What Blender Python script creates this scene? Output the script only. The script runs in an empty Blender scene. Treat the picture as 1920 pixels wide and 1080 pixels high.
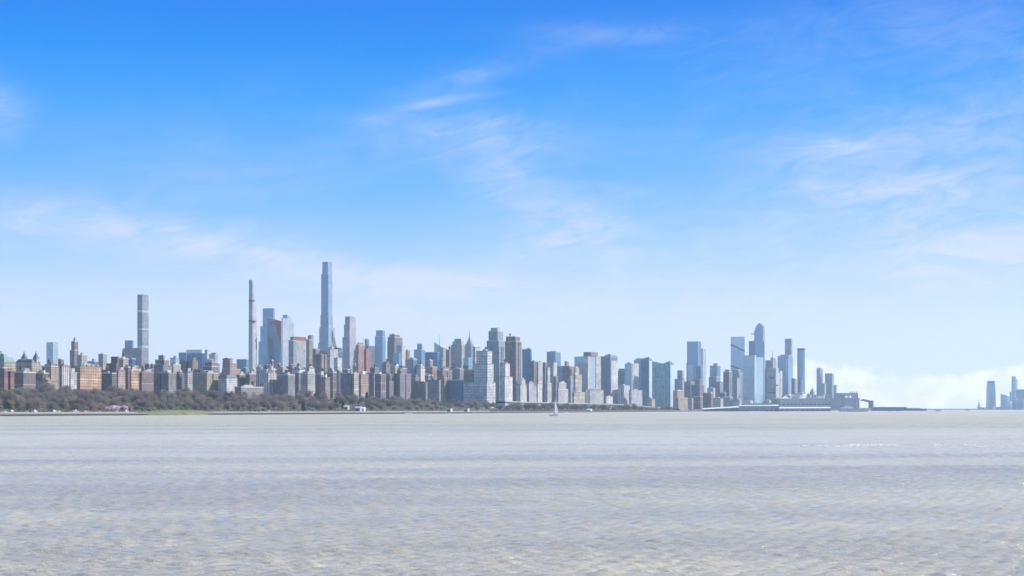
import bpy, math, random
import numpy as np
from mathutils import Vector
R = math.radians
scene = bpy.context.scene
C = scene.collection
FPX, CX, HY, CAMH = 2870.0, 960.0, 766.5, 8.2      # focal length in 1920-px units, centre column, horizon row, eye height

# ------------------------------------------------------------------ camera, world, sun, exposure
cam = bpy.data.cameras.new("camera"); camo = bpy.data.objects.new("camera", cam); C.objects.link(camo)
camo.location = (0, 0, CAMH); camo.rotation_euler = (R(90), 0, 0)
cam.sensor_width = 36; cam.lens = FPX / 1920 * 36; cam.shift_y = (HY - 540) / 1920
cam.clip_start = 0.5; cam.clip_end = 60000
scene.camera = camo
scene.view_settings.view_transform = 'Standard'; scene.view_settings.look = 'None'
scene.view_settings.exposure = EXPO = 0.45; scene.view_settings.gamma = 1.0
scene.cycles.use_denoising = True
scene.cycles.max_bounces = 5; scene.cycles.volume_bounces = 1
SUN_AZ, SUN_EL = 73.0, 38.0                       # clockwise from the view direction (+Y)
sl = bpy.data.lights.new("sun", 'SUN'); sl.energy = 4.35; sl.angle = R(0.5); sl.color = (1.0, 0.95, 0.88)
so = bpy.data.objects.new("sun", sl); C.objects.link(so)
_sd = Vector((math.sin(R(SUN_AZ)) * math.cos(R(SUN_EL)), math.cos(R(SUN_AZ)) * math.cos(R(SUN_EL)), math.sin(R(SUN_EL))))
so.rotation_euler = _sd.to_track_quat('Z', 'Y').to_euler()

def lin(c):
    return tuple(((v / 255 / 12.92) if v / 255 <= .04045 else ((v / 255 + .055) / 1.055) ** 2.4) for v in c)

class NT:
    """small helper for building node trees"""
    def __init__(s, tree): s.t = tree; s.n = tree.nodes; s.l = tree.links
    def put(s, sock, v):
        if isinstance(v, bpy.types.NodeSocket): s.l.new(v, sock)
        else: sock.default_value = v
    def m(s, op, a, b=None, c=None, clamp=False):
        n = s.n.new('ShaderNodeMath'); n.operation = op; n.use_clamp = clamp
        s.put(n.inputs[0], a)
        if b is not None: s.put(n.inputs[1], b)
        if c is not None: s.put(n.inputs[2], c)
        return n.outputs[0]
    def mix(s, f, a, b, mode='MIX'):
        n = s.n.new('ShaderNodeMix'); n.data_type = 'RGBA'; n.blend_type = mode
        s.put(n.inputs['Factor'], f)
        for k, v in ((6, a), (7, b)):
            s.put(n.inputs[k], v if isinstance(v, bpy.types.NodeSocket) else (*v[:3], 1))
        return n.outputs[2]
    def xyz(s, x, y, z=0.0):
        n = s.n.new('ShaderNodeCombineXYZ')
        for k, v in enumerate((x, y, z)): s.put(n.inputs[k], v)
        return n.outputs[0]
    def noise(s, vec, scale=1.0, detail=4, rough=.55, dist=0.0):
        n = s.n.new('ShaderNodeTexNoise'); s.put(n.inputs['Vector'], vec)
        n.inputs['Scale'].default_value = scale; n.inputs['Detail'].default_value = detail
        n.inputs['Roughness'].default_value = rough; n.inputs['Distortion'].default_value = dist
        return n.outputs['Fac']
    def rng(s, v, a, b, c=0.0, d=1.0, smooth=True):
        n = s.n.new('ShaderNodeMapRange'); n.interpolation_type = 'SMOOTHSTEP' if smooth else 'LINEAR'
        s.put(n.inputs[0], v)
        for k, q in enumerate((a, b, c, d)): s.put(n.inputs[k + 1], q)
        return n.outputs[0]
    def ramp(s, v, stops):
        n = s.n.new('ShaderNodeValToRGB'); s.put(n.inputs[0], v); e = n.color_ramp.elements
        e[0].position, e[0].color = stops[0][0], (*stops[0][1], 1)
        e[1].position, e[1].color = stops[-1][0], (*stops[-1][1], 1)
        for p, c in stops[1:-1]: q = e.new(p); q.color = (*c, 1)
        return n.outputs[0]

world = bpy.data.worlds.new("World"); scene.world = world; world.use_nodes = True
w = NT(world.node_tree); w.n.clear()
sky = w.n.new('ShaderNodeTexSky'); sky.sky_type = 'NISHITA'; sky.sun_disc = False
sky.sun_elevation = R(SUN_EL); sky.sun_rotation = R(SUN_AZ); sky.dust_density = 1.5; sky.ozone_density = 2.5
tc = w.n.new('ShaderNodeTexCoord')
sx = w.n.new('ShaderNodeSeparateXYZ'); w.l.new(tc.outputs['Generated'], sx.inputs[0])
X, Y, Z = sx.outputs
az = w.m('ARCTAN2', X, Y)
hz = w.m('SQRT', w.m('ADD', w.m('MULTIPLY', X, X), w.m('MULTIPLY', Y, Y)))
el = w.m('DIVIDE', Z, w.m('MAXIMUM', hz, .02))
def SKYE(y): return (HY - y) / FPX
stops = [(0, (226, 238, 253)), (SKYE(700), (231, 240, 252)), (SKYE(600), (214, 231, 254)), (SKYE(500), (172, 211, 255)),
         (SKYE(400), (126, 190, 255)), (SKYE(300), (92, 174, 255)), (SKYE(200), (56, 160, 252)), (SKYE(100), (0, 142, 244)),
         (SKYE(0), (0, 126, 238)), (.34, (0, 116, 228)), (.6, (110, 158, 220)), (.95, (160, 185, 218))]  # paler sky above the frame, set to make ambient and reflected light neutral
grad = w.ramp(el, [(p, lin(c)) for p, c in stops])
nish = w.mix(1.0, sky.outputs[0], (.11, .11, .11), 'MULTIPLY')
base = w.mix(.965, nish, grad)
# streaky high cloud: noise stretched along a slightly rising direction, gathered where the sky holds cloud
def cl_mask(px, py, wx, wy, ang=0.0):
    a0, e0 = math.atan((px - CX) / FPX), SKYE(py)
    ca, sa = math.cos(R(ang)), math.sin(R(ang))
    dx = w.m('SUBTRACT', az, a0); dy = w.m('SUBTRACT', el, e0)
    u = w.m('DIVIDE', w.m('ADD', w.m('MULTIPLY', dx, ca), w.m('MULTIPLY', dy, sa)), wx / FPX)
    v = w.m('DIVIDE', w.m('SUBTRACT', w.m('MULTIPLY', dy, ca), w.m('MULTIPLY', dx, sa)), wy / FPX)
    r2 = w.m('ADD', w.m('MULTIPLY', u, u), w.m('MULTIPLY', v, v))
    return w.m('EXPONENT', w.m('MULTIPLY', r2, -1.0))
def streak(ang, su, sv, sc, det=7, ro=.6, dist=.6, off=0.0):
    ca, sa = math.cos(R(ang)), math.sin(R(ang))
    u = w.m('ADD', w.m('MULTIPLY', az, ca), w.m('MULTIPLY', el, sa))
    v = w.m('SUBTRACT', w.m('MULTIPLY', el, ca), w.m('MULTIPLY', az, sa))
    return w.noise(w.xyz(w.m('MULTIPLY', u, su), w.m('MULTIPLY', v, sv), off), sc, det, ro, dist)
n1 = w.rng(streak(-8, 4, 15, 1.0, det=7, ro=.58, off=3.1), .24, .70, .15, 1.0)
n2 = w.rng(streak(14, 5, 13, 1.0, det=7, ro=.60, off=8.2), .28, .72, .10, 1.0)
n3 = w.rng(streak(-25, 7, 12, 1.2, det=7, ro=.60, off=15.7), .28, .72, .10, 1.0)
clouds = [  # px, py, half width, half height, angle, strength, noise
    (130, 430, 340, 46, -6, .72, n1), (400, 462, 200, 22, -10, .40, n1), (0, 235, 50, 42, -35, .50, n3), (790, 532, 310, 26, -6, .78, n1), (620, 562, 520, 46, 0, .30, n1),
    (830, 192, 95, 10, 10, .42, n2), (890, 250, 170, 36, 4, .60, n2), (930, 335, 110, 80, -35, .40, n3), (700, 225, 90, 18, 0, .30, n3),
    (1150, 68, 160, 28, 0, .32, n2), (930, 130, 160, 24, 16, .34, n2), (1060, 430, 140, 70, 15, .50, n3), (1620, 90, 340, 80, 8, .22, n1), (1180, 360, 70, 14, -15, .3, n3),
    (1720, 350, 320, 95, 2, .60, n1), (1860, 220, 260, 90, 6, .36, n3), (1850, 515, 310, 80, 4, .85, n1), (1560, 285, 140, 26, 8, .34, n2),
    (1250, 600, 600, 55, 0, .26, n1), (1300, 470, 260, 60, 0, .22, n3), (240, 645, 520, 44, 2, .70, n1)]
acc = None
for px, py, wx, wy, ang, st, nz in clouds:
    t = w.m('MULTIPLY', w.m('MULTIPLY', cl_mask(px, py, wx, wy, ang), nz), st)
    t = w.m('MULTIPLY', t, .78); acc = t if acc is None else w.m('ADD', acc, t)
veil = w.m('MULTIPLY', w.rng(streak(5, 4, 16, .8, off=22.0), .40, .75), w.rng(w.m('MULTIPLY', el, -1.0), -.27, -.10, .0, .18))
fine = w.rng(streak(10, 18, 60, 1.0, det=9, ro=.68, dist=1.2, off=31.0), .28, .72, .35, 1.45)
acc = w.m('MINIMUM', w.m('MULTIPLY', w.m('ADD', acc, veil), fine), .62)
base = w.mix(acc, base, lin((232, 232, 250)))
# low bank of cumulus behind the far shore
hN = w.noise(w.xyz(w.m('MULTIPLY', az, 16.0), 0.0, 4.4), 1.0, 5, .5)
hN2 = w.noise(w.xyz(w.m('MULTIPLY', az, 60.0), w.m('MULTIPLY', el, 60.0), 9.4), 1.0, 5, .6)
def AZ(px): return math.atan((px - CX) / FPX)
prof = w.ramp(w.rng(az, AZ(1480), AZ(1960), 0, 1, False), [(max(0, min(1, (AZ(px) - AZ(1480)) / (AZ(1960) - AZ(1480)))), (SKYE(y) * 10,) * 3) for px, y in
        ((1480, 690), (1510, 678), (1545, 674), (1575, 680), (1600, 692), (1640, 699), (1672, 693), (1700, 702), (1750, 708), (1800, 712), (1840, 702), (1880, 690), (1920, 684), (1960, 680))])
top = w.m('ADD', w.m('MULTIPLY', prof, .1), w.m('ADD', w.m('MULTIPLY', w.m('SUBTRACT', hN, .5), .008), w.m('MULTIPLY', w.m('SUBTRACT', hN2, .5), .024)))
cum = w.m('MULTIPLY', w.rng(w.m('SUBTRACT', top, el), -.0015, .0035), w.rng(az, .10, AZ(1530), .0, 1.0))
base = w.mix(cum, base, w.mix(w.rng(hN2, .35, .7), lin((246, 247, 253)), (1.12, 1.12, 1.14)))
bg = w.n.new('ShaderNodeBackground'); w.l.new(base, bg.inputs[0]); bg.inputs[1].default_value = 1.06 / 2 ** EXPO
wo = w.n.new('ShaderNodeOutputWorld'); w.l.new(bg.outputs[0], wo.inputs[0])

# ------------------------------------------------------------------ small helpers
def tag(o, label=None, cat=None, group=None, kind=None):
    if label: o['label'] = label
    if cat: o['category'] = cat
    if group: o['group'] = group
    if kind: o['kind'] = kind
    return o
def empty(name, loc=(0, 0, 0), rz=0.0):
    o = bpy.data.objects.new(name, None); C.objects.link(o); o.location = loc; o.rotation_euler = (0, 0, rz)
    o.empty_display_size = 1; return o
class MB:
    """mesh builder in world metres; UV = (bays, floors) on walls"""
    def __init__(s): s.v = []; s.f = []; s.uv = []; s.mi = []
    def face(s, pts, uvs=None, mi=0):
        b = len(s.v); s.v += [tuple(p) for p in pts]; s.f.append(tuple(range(b, b + len(pts))))
        s.uv += uvs if uvs else [(0, 0)] * len(pts); s.mi.append(mi)
    def prism(s, poly, z0, z1, bay=0, floor=3.4, poly_top=None, ztops=None, cap=1, mi=0, bottom=False, topflush=True):
        """poly counter-clockwise; walls get window-grid UVs; cap uses material slot cap"""
        pt = poly_top or poly; n = len(poly)
        zt = ztops or [z1] * n; zr = max(zt)
        for i in range(n):
            j = (i + 1) % n
            p, q, pu, qu = poly[i], poly[j], pt[i], pt[j]
            L = math.hypot(q[0] - p[0], q[1] - p[1])
            nb = max(1, round(L / bay)) if bay else L
            uv = [(0, (z0 - zr) / floor), (nb, (z0 - zr) / floor), (nb, (zt[j] - zr) / floor), (0, (zt[i] - zr) / floor)]
            s.face([(p[0], p[1], z0), (q[0], q[1], z0), (qu[0], qu[1], zt[j]), (pu[0], pu[1], zt[i])], uv, mi)
        s.face([(pt[i][0], pt[i][1], zt[i]) for i in range(n)], None, cap)
        if bottom: s.face([(poly[i][0], poly[i][1], z0) for i in reversed(range(n))], None, cap)
    def box(s, c, size, rz=0.0, mi=0, bay=0, floor=3.4, cap=None):
        hx, hy = size[0] / 2, size[1] / 2; ca, sa = math.cos(rz), math.sin(rz)
        poly = [(c[0] + x * ca - y * sa, c[1] + x * sa + y * ca) for x, y in ((-hx, -hy), (hx, -hy), (hx, hy), (-hx, hy))]
        s.prism(poly, c[2] - size[2] / 2, c[2] + size[2] / 2, bay, floor, mi=mi, cap=mi if cap is None else cap, bottom=True)
    def cyl(s, c, r, z0, z1, n=12, r1=None, mi=0):
        r1 = r if r1 is None else r1
        P = lambda rr: [(c[0] + rr * math.cos(2 * math.pi * k / n), c[1] + rr * math.sin(2 * math.pi * k / n)) for k in range(n)]
        s.prism(P(r), z0, z1, 0, 3.4, poly_top=P(max(r1, .01)), cap=mi, mi=mi, bottom=True)
    def tube(s, p, q, r0, r1=None, n=5, mi=0):
        r1 = r0 if r1 is None else r1
        p, q = Vector(p), Vector(q); d = (q - p).normalized()
        u = d.orthogonal().normalized(); v = d.cross(u)
        A = [p + (u * math.cos(2 * math.pi * k / n) + v * math.sin(2 * math.pi * k / n)) * r0 for k in range(n)]
        B = [q + (u * math.cos(2 * math.pi * k / n) + v * math.sin(2 * math.pi * k / n)) * r1 for k in range(n)]
        for k in range(n):
            j = (k + 1) % n; s.face([A[k], A[j], B[j], B[k]], None, mi)
        s.face(B, None, mi); s.face(A[::-1], None, mi)
    def build(s, name, mats, parent=None, origin=None):
        me = bpy.data.meshes.new(name)
        o3 = Vector(origin) if origin else (Vector(parent.matrix_basis.translation) if parent else Vector((0, 0, 0)))
        v = np.array(s.v, dtype=np.float32) - np.array(o3, dtype=np.float32)
        me.from_pydata(v.tolist(), [], s.f)
        uvl = me.uv_layers.new(name="UVMap"); uvl.data.foreach_set('uv', np.array(s.uv, dtype=np.float32).ravel())
        if not isinstance(mats, (list, tuple)): mats = [mats]
        for m in mats: me.materials.append(m)
        me.polygons.foreach_set('material_index', [min(i, len(mats) - 1) for i in s.mi]); me.update()
        o = bpy.data.objects.new(name, me); C.objects.link(o)
        if parent: o.parent = parent
        elif origin: o.location = origin
        return o
def X_(px, D): return (px - CX) / FPX * D
def Z_(py, D): return CAMH + (HY - py) / FPX * D

# ------------------------------------------------------------------ materials
def mat(name, col, rough=.85, metal=0.0, nscale=.15, namp=.25, emis=None, spec=.3):
    m = bpy.data.materials.new(name); m.use_nodes = True; t = NT(m.node_tree); p = t.n['Principled BSDF']
    tcn = t.n.new('ShaderNodeTexCoord')
    nz = t.noise(tcn.outputs['Object'], nscale, 5, .6)
    f = t.rng(nz, .25, .75, 1 - namp, 1 + namp, False)
    oi = t.n.new('ShaderNodeObjectInfo')
    f = t.m('MULTIPLY', f, t.rng(oi.outputs['Random'], 0, 1, .92, 1.08, False))
    vm = t.n.new('ShaderNodeVectorMath'); vm.operation = 'SCALE'; vm.inputs[0].default_value = col; t.l.new(f, vm.inputs['Scale'])
    t.l.new(vm.outputs[0], p.inputs['Base Color'])
    p.inputs['Roughness'].default_value = rough; p.inputs['Metallic'].default_value = metal
    p.inputs['Specular IOR Level'].default_value = spec
    return m
FAC = {}
def leafmat(name, col, amp=.3, tr=.4, rough=.9):
    m = mat(name, col, rough, nscale=.5, namp=amp); t = NT(m.node_tree); p = t.n['Principled BSDF']; o = t.n['Material Output']
    tl = t.n.new('ShaderNodeBsdfTranslucent'); src = p.inputs['Base Color'].links[0].from_socket; t.l.new(src, tl.inputs[0])
    mx = t.n.new('ShaderNodeMixShader'); mx.inputs[0].default_value = tr; t.l.new(p.outputs[0], mx.inputs[1]); t.l.new(tl.outputs[0], mx.inputs[2]); t.l.new(mx.outputs[0], o.inputs[0]); return m
def facade(name, wall, win=(.05, .07, .10), bay=3.2, floor=3.3, fw=.5, fh=.55, wrough=.15, wmetal=.0, stripe=None, band=None, var=.7, namp=.2, wallmetal=0.0, slab=None, rib=None):
    """wall with a grid of windows. stripe=(period, width, colour): vertical recessed glazing bands;
    band=(period, width, colour): string courses every so many floors"""
    m = bpy.data.materials.new(name); m.use_nodes = True; t = NT(m.node_tree); p = t.n['Principled BSDF']
    uvn = t.n.new('ShaderNodeUVMap'); s = t.n.new('ShaderNodeSeparateXYZ'); t.l.new(uvn.outputs[0], s.inputs[0])
    u, v = s.outputs[0], s.outputs[1]
    fu = t.m('ABSOLUTE', t.m('SUBTRACT', t.m('FRACT', u), .5)); fv = t.m('ABSOLUTE', t.m('SUBTRACT', t.m('FRACT', v), .5))
    mk = t.m('MULTIPLY', t.m('LESS_THAN', fu, fw / 2), t.m('LESS_THAN', fv, fh / 2))
    wn = t.n.new('ShaderNodeTexWhiteNoise'); wn.noise_dimensions = '3D'
    oi = t.n.new('ShaderNodeObjectInfo')
    t.l.new(t.xyz(t.m('FLOOR', u), t.m('FLOOR', v), t.m('MULTIPLY', oi.outputs['Random'], 91.0)), wn.inputs['Vector'])
    r = wn.outputs['Value']
    tcn = t.n.new('ShaderNodeTexCoord')
    so = t.n.new('ShaderNodeSeparateXYZ'); t.l.new(tcn.outputs['Object'], so.inputs[0])
    big = t.noise(tcn.outputs['Object'], .035, 4, .6)
    strk = t.noise(t.xyz(t.m('MULTIPLY', t.m('ADD', so.outputs[0], so.outputs[1]), .35), t.m('MULTIPLY', so.outputs[2], .03), 0.0), 1.0, 4, .6)
    f = t.m('MULTIPLY', t.rng(big, .25, .75, 1 - namp, 1 + namp, False), t.rng(strk, .3, .7, 1 - namp * .7, 1 + namp * .7, False))
    f = t.m('MULTIPLY', f, t.rng(oi.outputs['Random'], 0, 1, .93, 1.07, False))
    wn2 = t.n.new('ShaderNodeTexWhiteNoise'); wn2.noise_dimensions = '3D'
    t.l.new(t.xyz(t.m('FLOOR', t.m('MULTIPLY', u, .5)), t.m('FLOOR', t.m('MULTIPLY', v, .34)), t.m('MULTIPLY', oi.outputs['Random'], 37.0)), wn2.inputs['Vector'])
    f = t.m('MULTIPLY', f, t.rng(wn2.outputs['Value'], 0, 1, 1 - namp * .9, 1 + namp * .9, False))
    wc = wall
    if slab:   # different masonry on the ground storeys / attic is part of the wall pattern
        per, wd, col = slab
        wc = t.mix(t.m('LESS_THAN', t.m('MODULO', t.m('MULTIPLY', v, -1.0), per), wd), wall, col)
    if band:
        per, wd, col = band
        wc = t.mix(t.m('LESS_THAN', t.m('MODULO', t.m('MULTIPLY', v, -1.0), per), wd), wc, col)
    vm = t.n.new('ShaderNodeVectorMath'); vm.operation = 'SCALE'
    if isinstance(wc, tuple): vm.inputs[0].default_value = wc
    else: t.l.new(wc, vm.inputs[0])
    t.l.new(f, vm.inputs['Scale'])
    wincol = t.mix(t.rng(r, 1 - .5 * var, 1.0, 0, .9, False), win, tuple(min(1, .35 * a + .22 + .1 * b) for a, b in zip(win, wall)))
    wv = t.n.new('ShaderNodeVectorMath'); wv.operation = 'SCALE'; t.l.new(wincol, wv.inputs[0])
    t.l.new(t.rng(t.m('FRACT', t.m('MULTIPLY', r, 7.13)), 0, 1, 1 - .45 * var, 1 + .45 * var, False), wv.inputs['Scale'])
    if stripe:
        per, wd, col = stripe
        sm = t.m('LESS_THAN', t.m('MODULO', t.m('ADD', u, .001), per), wd)
        mk = t.m('MAXIMUM', mk, t.m('MULTIPLY', sm, t.m('LESS_THAN', fv, .42)))
    if rib:
        per, wd, col = rib
        rm = t.m('LESS_THAN', t.m('MODULO', t.m('ADD', u, .5), per), wd)
        mk = t.m('MULTIPLY', mk, t.m('SUBTRACT', 1.0, rm))
    t.l.new(t.mix(mk, vm.outputs[0], wv.outputs[0]), p.inputs['Base Color'])
    t.l.new(t.rng(mk, 0, 1, .85 if not wallmetal else .35, wrough, False), p.inputs['Roughness'])
    t.l.new(t.m('MAXIMUM', t.m('MULTIPLY', mk, wmetal), wallmetal), p.inputs['Metallic'])
    FAC[name] = (m, bay, floor); return m
DK = (.075, .085, .11)
facade('orange_brick', (.47, .29, .19), DK, 4.0, 4.4, .42, .5, band=(4, .5, (.58, .44, .33)))
facade('red_brick', (.27, .15, .13), DK, 3.0, 3.3, .40, .5)
facade('mauve_brick', (0.213, 0.164, 0.164), DK, 3.0, 3.3, .42, .52, band=(5, .45, (.42, .38, .36)))
facade('dark_red_brick', (.215, .125, .12), DK, 3.2, 3.3, .40, .5)
facade('tan_brick', (0.405, 0.326, 0.246), DK, 3.0, 3.2, .42, .5)
facade('pink_brick', (.42, .29, .24), DK, 3.0, 3.2, .40, .5, band=(6, .5, (.5, .46, .4)))
facade('cream_stone', (0.466, 0.414, 0.334), (.07, .08, .09), 3.4, 3.6, .42, .55, band=(4, .4, (.62, .57, .48)))
facade('pale_stone', (0.425, 0.408, 0.383), (.07, .08, .10), 3.2, 3.4, .42, .55)
facade('grey_brick', (0.246, 0.238, 0.238), DK, 3.0, 3.2, .44, .52)
facade('dark_brick', (.19, .175, .185), DK, 3.0, 3.2, .42, .5)
facade('brown_brick', (.25, .19, .17), DK, 3.0, 3.2, .40, .5)
facade('beige_stripe', (0.357, 0.289, 0.238), (.07, .06, .07), 4.2, 3.0, .40, .9)
facade('brown_stripe', (0.230, 0.178, 0.170), (.08, .08, .10), 3.4, 3.2, .42, .92)
facade('white_brick', (.56, .545, .53), (.10, .12, .16), 3.4, 3.1, .38, .5)
facade('white_stripe', (0.627, 0.598, 0.570), (.12, .11, .12), 4.6, 3.1, .34, .93)
facade('white_grid', (.62, .62, .62), (.09, .12, .17), 5.0, 3.6, .66, .62)
facade('cream_stripe', (.50, .48, .475), (.15, .14, .15), 4.2, 3.1, .36, .92)
facade('concrete', (.40, .38, .37), (.20, .20, .21), 3.4, 3.5, .3, .9, var=.2)
facade('concrete_grid', (.40, .42, .42), (.08, .11, .14), 4.7, 4.7, .66, .66, var=.2)
facade('grey_stripe', (.34, .36, .39), (.10, .13, .18), 3.2, 3.3, .5, .93)
facade('limestone', (.46, .45, .45), (.14, .17, .22), 3.2, 3.5, .46, .8)
facade('slate_glass', (.14, .17, .22), (.19, .27, .38), 1.6, 3.8, .86, .70, wrough=.12, wmetal=.55, var=.35)
facade('blue_glass', (.14, .22, .33), (.22, .35, .52), 1.6, 3.9, .88, .74, wrough=.1, wmetal=.6, var=.35)
facade('deep_blue_glass', (.06, .11, .20), (.08, .17, .35), 1.6, 3.9, .88, .74, wrough=.1, wmetal=.55, var=.3)
facade('pale_glass', (.36, .41, .45), (.42, .53, .63), 1.6, 3.9, .88, .74, wrough=.12, wmetal=.45, var=.4)
facade('bright_glass', (.60, .66, .70), (.60, .72, .82), 1.6, 3.9, .88, .80, wrough=.15, wmetal=.3, var=.2)
facade('cyan_glass', (.34, .42, .48), (.36, .52, .64), 1.8, 3.9, .85, .85, wrough=.12, wmetal=.4, var=.4)
facade('steel_glass', (.34, .37, .41), (.28, .37, .50), 3.4, 3.9, .62, .92, wrough=.15, wmetal=.4, var=.4)
facade('teal_glass', (.10, .22, .28), (.25, .47, .56), 3.6, 4.2, .84, .74, wrough=.1, wmetal=.4, var=1.0)
facade('dark_teal_glass', (.04, .10, .15), (.09, .24, .36), 3.6, 4.2, .84, .74, wrough=.1, wmetal=.4, var=1.0)
facade('silver_glass', (.48, .50, .52), (.40, .48, .58), 1.8, 3.6, .7, .62, wrough=.15, wmetal=.5, var=.4)
facade('terracotta_silver', (.52, .51, .50), (.28, .33, .40), 2.4, 4.6, .35, .85, wrough=.3, wmetal=.3, var=.2)
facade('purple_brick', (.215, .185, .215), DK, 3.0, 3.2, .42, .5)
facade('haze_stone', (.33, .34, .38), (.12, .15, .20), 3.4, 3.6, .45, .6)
facade('rust_stripe', (.40, .22, .19), (.10, .08, .10), 3.6, 3.1, .4, .92)
ROOF = mat('roof_gravel', (.22, .22, .22)); ROOFL = mat('roof_pale', (.55, .54, .52)); ROOFD = mat('roof_tar', (.08, .08, .085))
COPPER = mat('green_copper', (.20, .29, .26), .7); WOODT = mat('tank_cedar', (.16, .11, .08)); STEEL = mat('dark_steel', (.10, .10, .11), .5)
BULK = mat('bulkhead_brick', (.30, .24, .21)); BULKG = mat('bulkhead_grey', (.42, .42, .43)); WHITE = mat('white_paint', (.78, .78, .77), .4)
STONE = mat('trim_stone', (.55, .51, .45)); REDP = mat('red_oxide', (.40, .13, .11)); DGLASS = mat('dark_louvre', (.05, .065, .09), .35)
PALEG = mat('pale_metal', (.55, .58, .60), .35, .3); SLATE = mat('slate_tile', (.15, .15, .17), .6)
# ------------------------------------------------------------------ shore, land, water
SH = [(-1500, -1100), (-830, 900), (-565, 1690), (-414, 2050), (-190, 2480), (-58, 2770), (177, 3620), (480, 4500), (800, 5250), (1250, 6250), (1900, 7750), (2270, 8400)]
def inland(x, y):
    """distance from the shore line, positive on the land side; also the arc parameter"""
    best = 1e18; sg = 1; par = 0
    for i in range(len(SH) - 1):
        (ax, ay), (bx, by) = SH[i], SH[i + 1]
        dx, dy = bx - ax, by - ay; L2 = dx * dx + dy * dy
        t = max(0, min(1, ((x - ax) * dx + (y - ay) * dy) / L2))
        qx, qy = ax + dx * t, ay + dy * t; d = math.hypot(x - qx, y - qy)
        if d < best:
            best = d; sg = 1 if dx * (y - ay) - dy * (x - ax) > 0 else -1; par = qy
    return sg * best, par
def interp(x, xs, ys): return float(np.interp(x, xs, ys))
def ground(x, y):
    t, p = inland(x, y)
    k = interp(p, [2700, 3500], [1, 0])
    a = interp(t, [0, 30, 95, 230, 400], [2.2, 3.2, 4.5, 24, 27])
    b = interp(t, [0, 30, 70, 150, 400], [2.2, 3.0, 4.0, 9, 14])
    return a * k + b * (1 - k)
def depth_at(px, t):
    """depth along the ray of picture column px at which the land is t metres behind the shore"""
    D = 1000.0
    while D < 9000:
        if inland(X_(px, D), D)[0] >= t: return D
        D += 6
    return 9000.0
def shore_pt(par, t):
    """point t inland of the shore at shore parameter par (its y)"""
    for i in range(len(SH) - 1):
        (ax, ay), (bx, by) = SH[i], SH[i + 1]
        if ay <= par <= by:
            k = (par - ay) / (by - ay); L = math.hypot(bx - ax, by - ay)
            nx, ny = -(by - ay) / L, (bx - ax) / L
            return ax + (bx - ax) * k + nx * t, ay + (by - ay) * k + ny * t
    return SH[-1]

def land_material():
    m = bpy.data.materials.new('land'); m.use_nodes = True; t = NT(m.node_tree); p = t.n['Principled BSDF']
    tcn = t.n.new('ShaderNodeTexCoord'); a = t.noise(tcn.outputs['Object'], .02, 6, .6); b = t.noise(tcn.outputs['Object'], .3, 4, .6)
    c = t.mix(t.rng(a, .42, .6), (.10, .085, .07), (.10, .11, .05))
    c = t.mix(t.rng(b, .4, .7), c, (.16, .135, .11))
    t.l.new(c, p.inputs['Base Color']); p.inputs['Roughness'].default_value = .95; return m
LAND = land_material()
rows = []
ts = [-1.2, 0, 12, 30, 60, 95, 130, 170, 200, 230, 300, 400, 800, 1600, 3200, 5000]
pars = []
for i in range(1, len(SH) - 1): pars += list(np.linspace(SH[i][1], SH[i + 1][1], 9)[:-1])
pars.append(SH[-1][1])
def sm_dir(par):   # inland direction, smoothed along the shore so that rows never cross
    s = Vector((0, 0))
    for d in (-500, -250, 0, 250, 500):
        q = min(max(par + d, 900), 8399)
        a = shore_pt(q, 0); b = shore_pt(q, 1); s += Vector((b[0] - a[0], b[1] - a[1]))
    return s.normalized()
for p in pars:
    s0 = shore_pt(p, 0); d = sm_dir(p)
    rows.append([(s0[0] + d.x * t, s0[1] + d.y * t) for t in ts])
me = bpy.data.meshes.new('land'); vv = []; ff = []
for r in rows:
    for k, (x, y) in enumerate(r):
        vv.append((x, y, -1.5 if k == 0 else ground(x, y)))
nT = len(ts)
for i in range(len(rows) - 1):
    for k in range(nT - 1):
        a = i * nT + k; ff.append((a, a + 1, a + nT + 1, a + nT))
me.from_pydata(vv, [], ff); me.materials.append(LAND)
me.update(); lo = bpy.data.objects.new('land', me); C.objects.link(lo); tag(lo, kind='structure')
for poly in me.polygons: poly.use_smooth = True

ASPH = mat('asphalt', (.07, .07, .072)); PROM = mat('promenade_paving', (.34, .33, .31)); WALLST = mat('seawall_stone', (.05, .047, .045), .8, nscale=.6, namp=.5)
GRASS = mat('meadow_grass', (.165, .165, .085), .9, nscale=.08, namp=.5)
def strip(name, p0, p1, t0, t1, z0, m, step=40, z1=None, kind='structure'):
    b = MB(); ps = np.arange(p0, p1 + 1, step); z1 = z0 if z1 is None else z1
    for i in range(len(ps) - 1):
        def q(p, t, z):
            s0 = shore_pt(p, 0); d = sm_dir(p); return (s0[0] + d.x * t, s0[1] + d.y * t, (ground(s0[0] + d.x * t, s0[1] + d.y * t) if z is None else 0) + (0.3 if z is None else z))
        b.face([q(ps[i + 1], t0, z0), q(ps[i], t0, z0), q(ps[i], t1, z1), q(ps[i + 1], t1, z1)])
        if z0 is not None: b.face([q(ps[i], t0, z0), q(ps[i + 1], t0, z0), q(ps[i + 1], t0, -1.5), q(ps[i], t0, -1.5)])
    o = b.build(name, m); tag(o, kind=kind); return o
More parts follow.
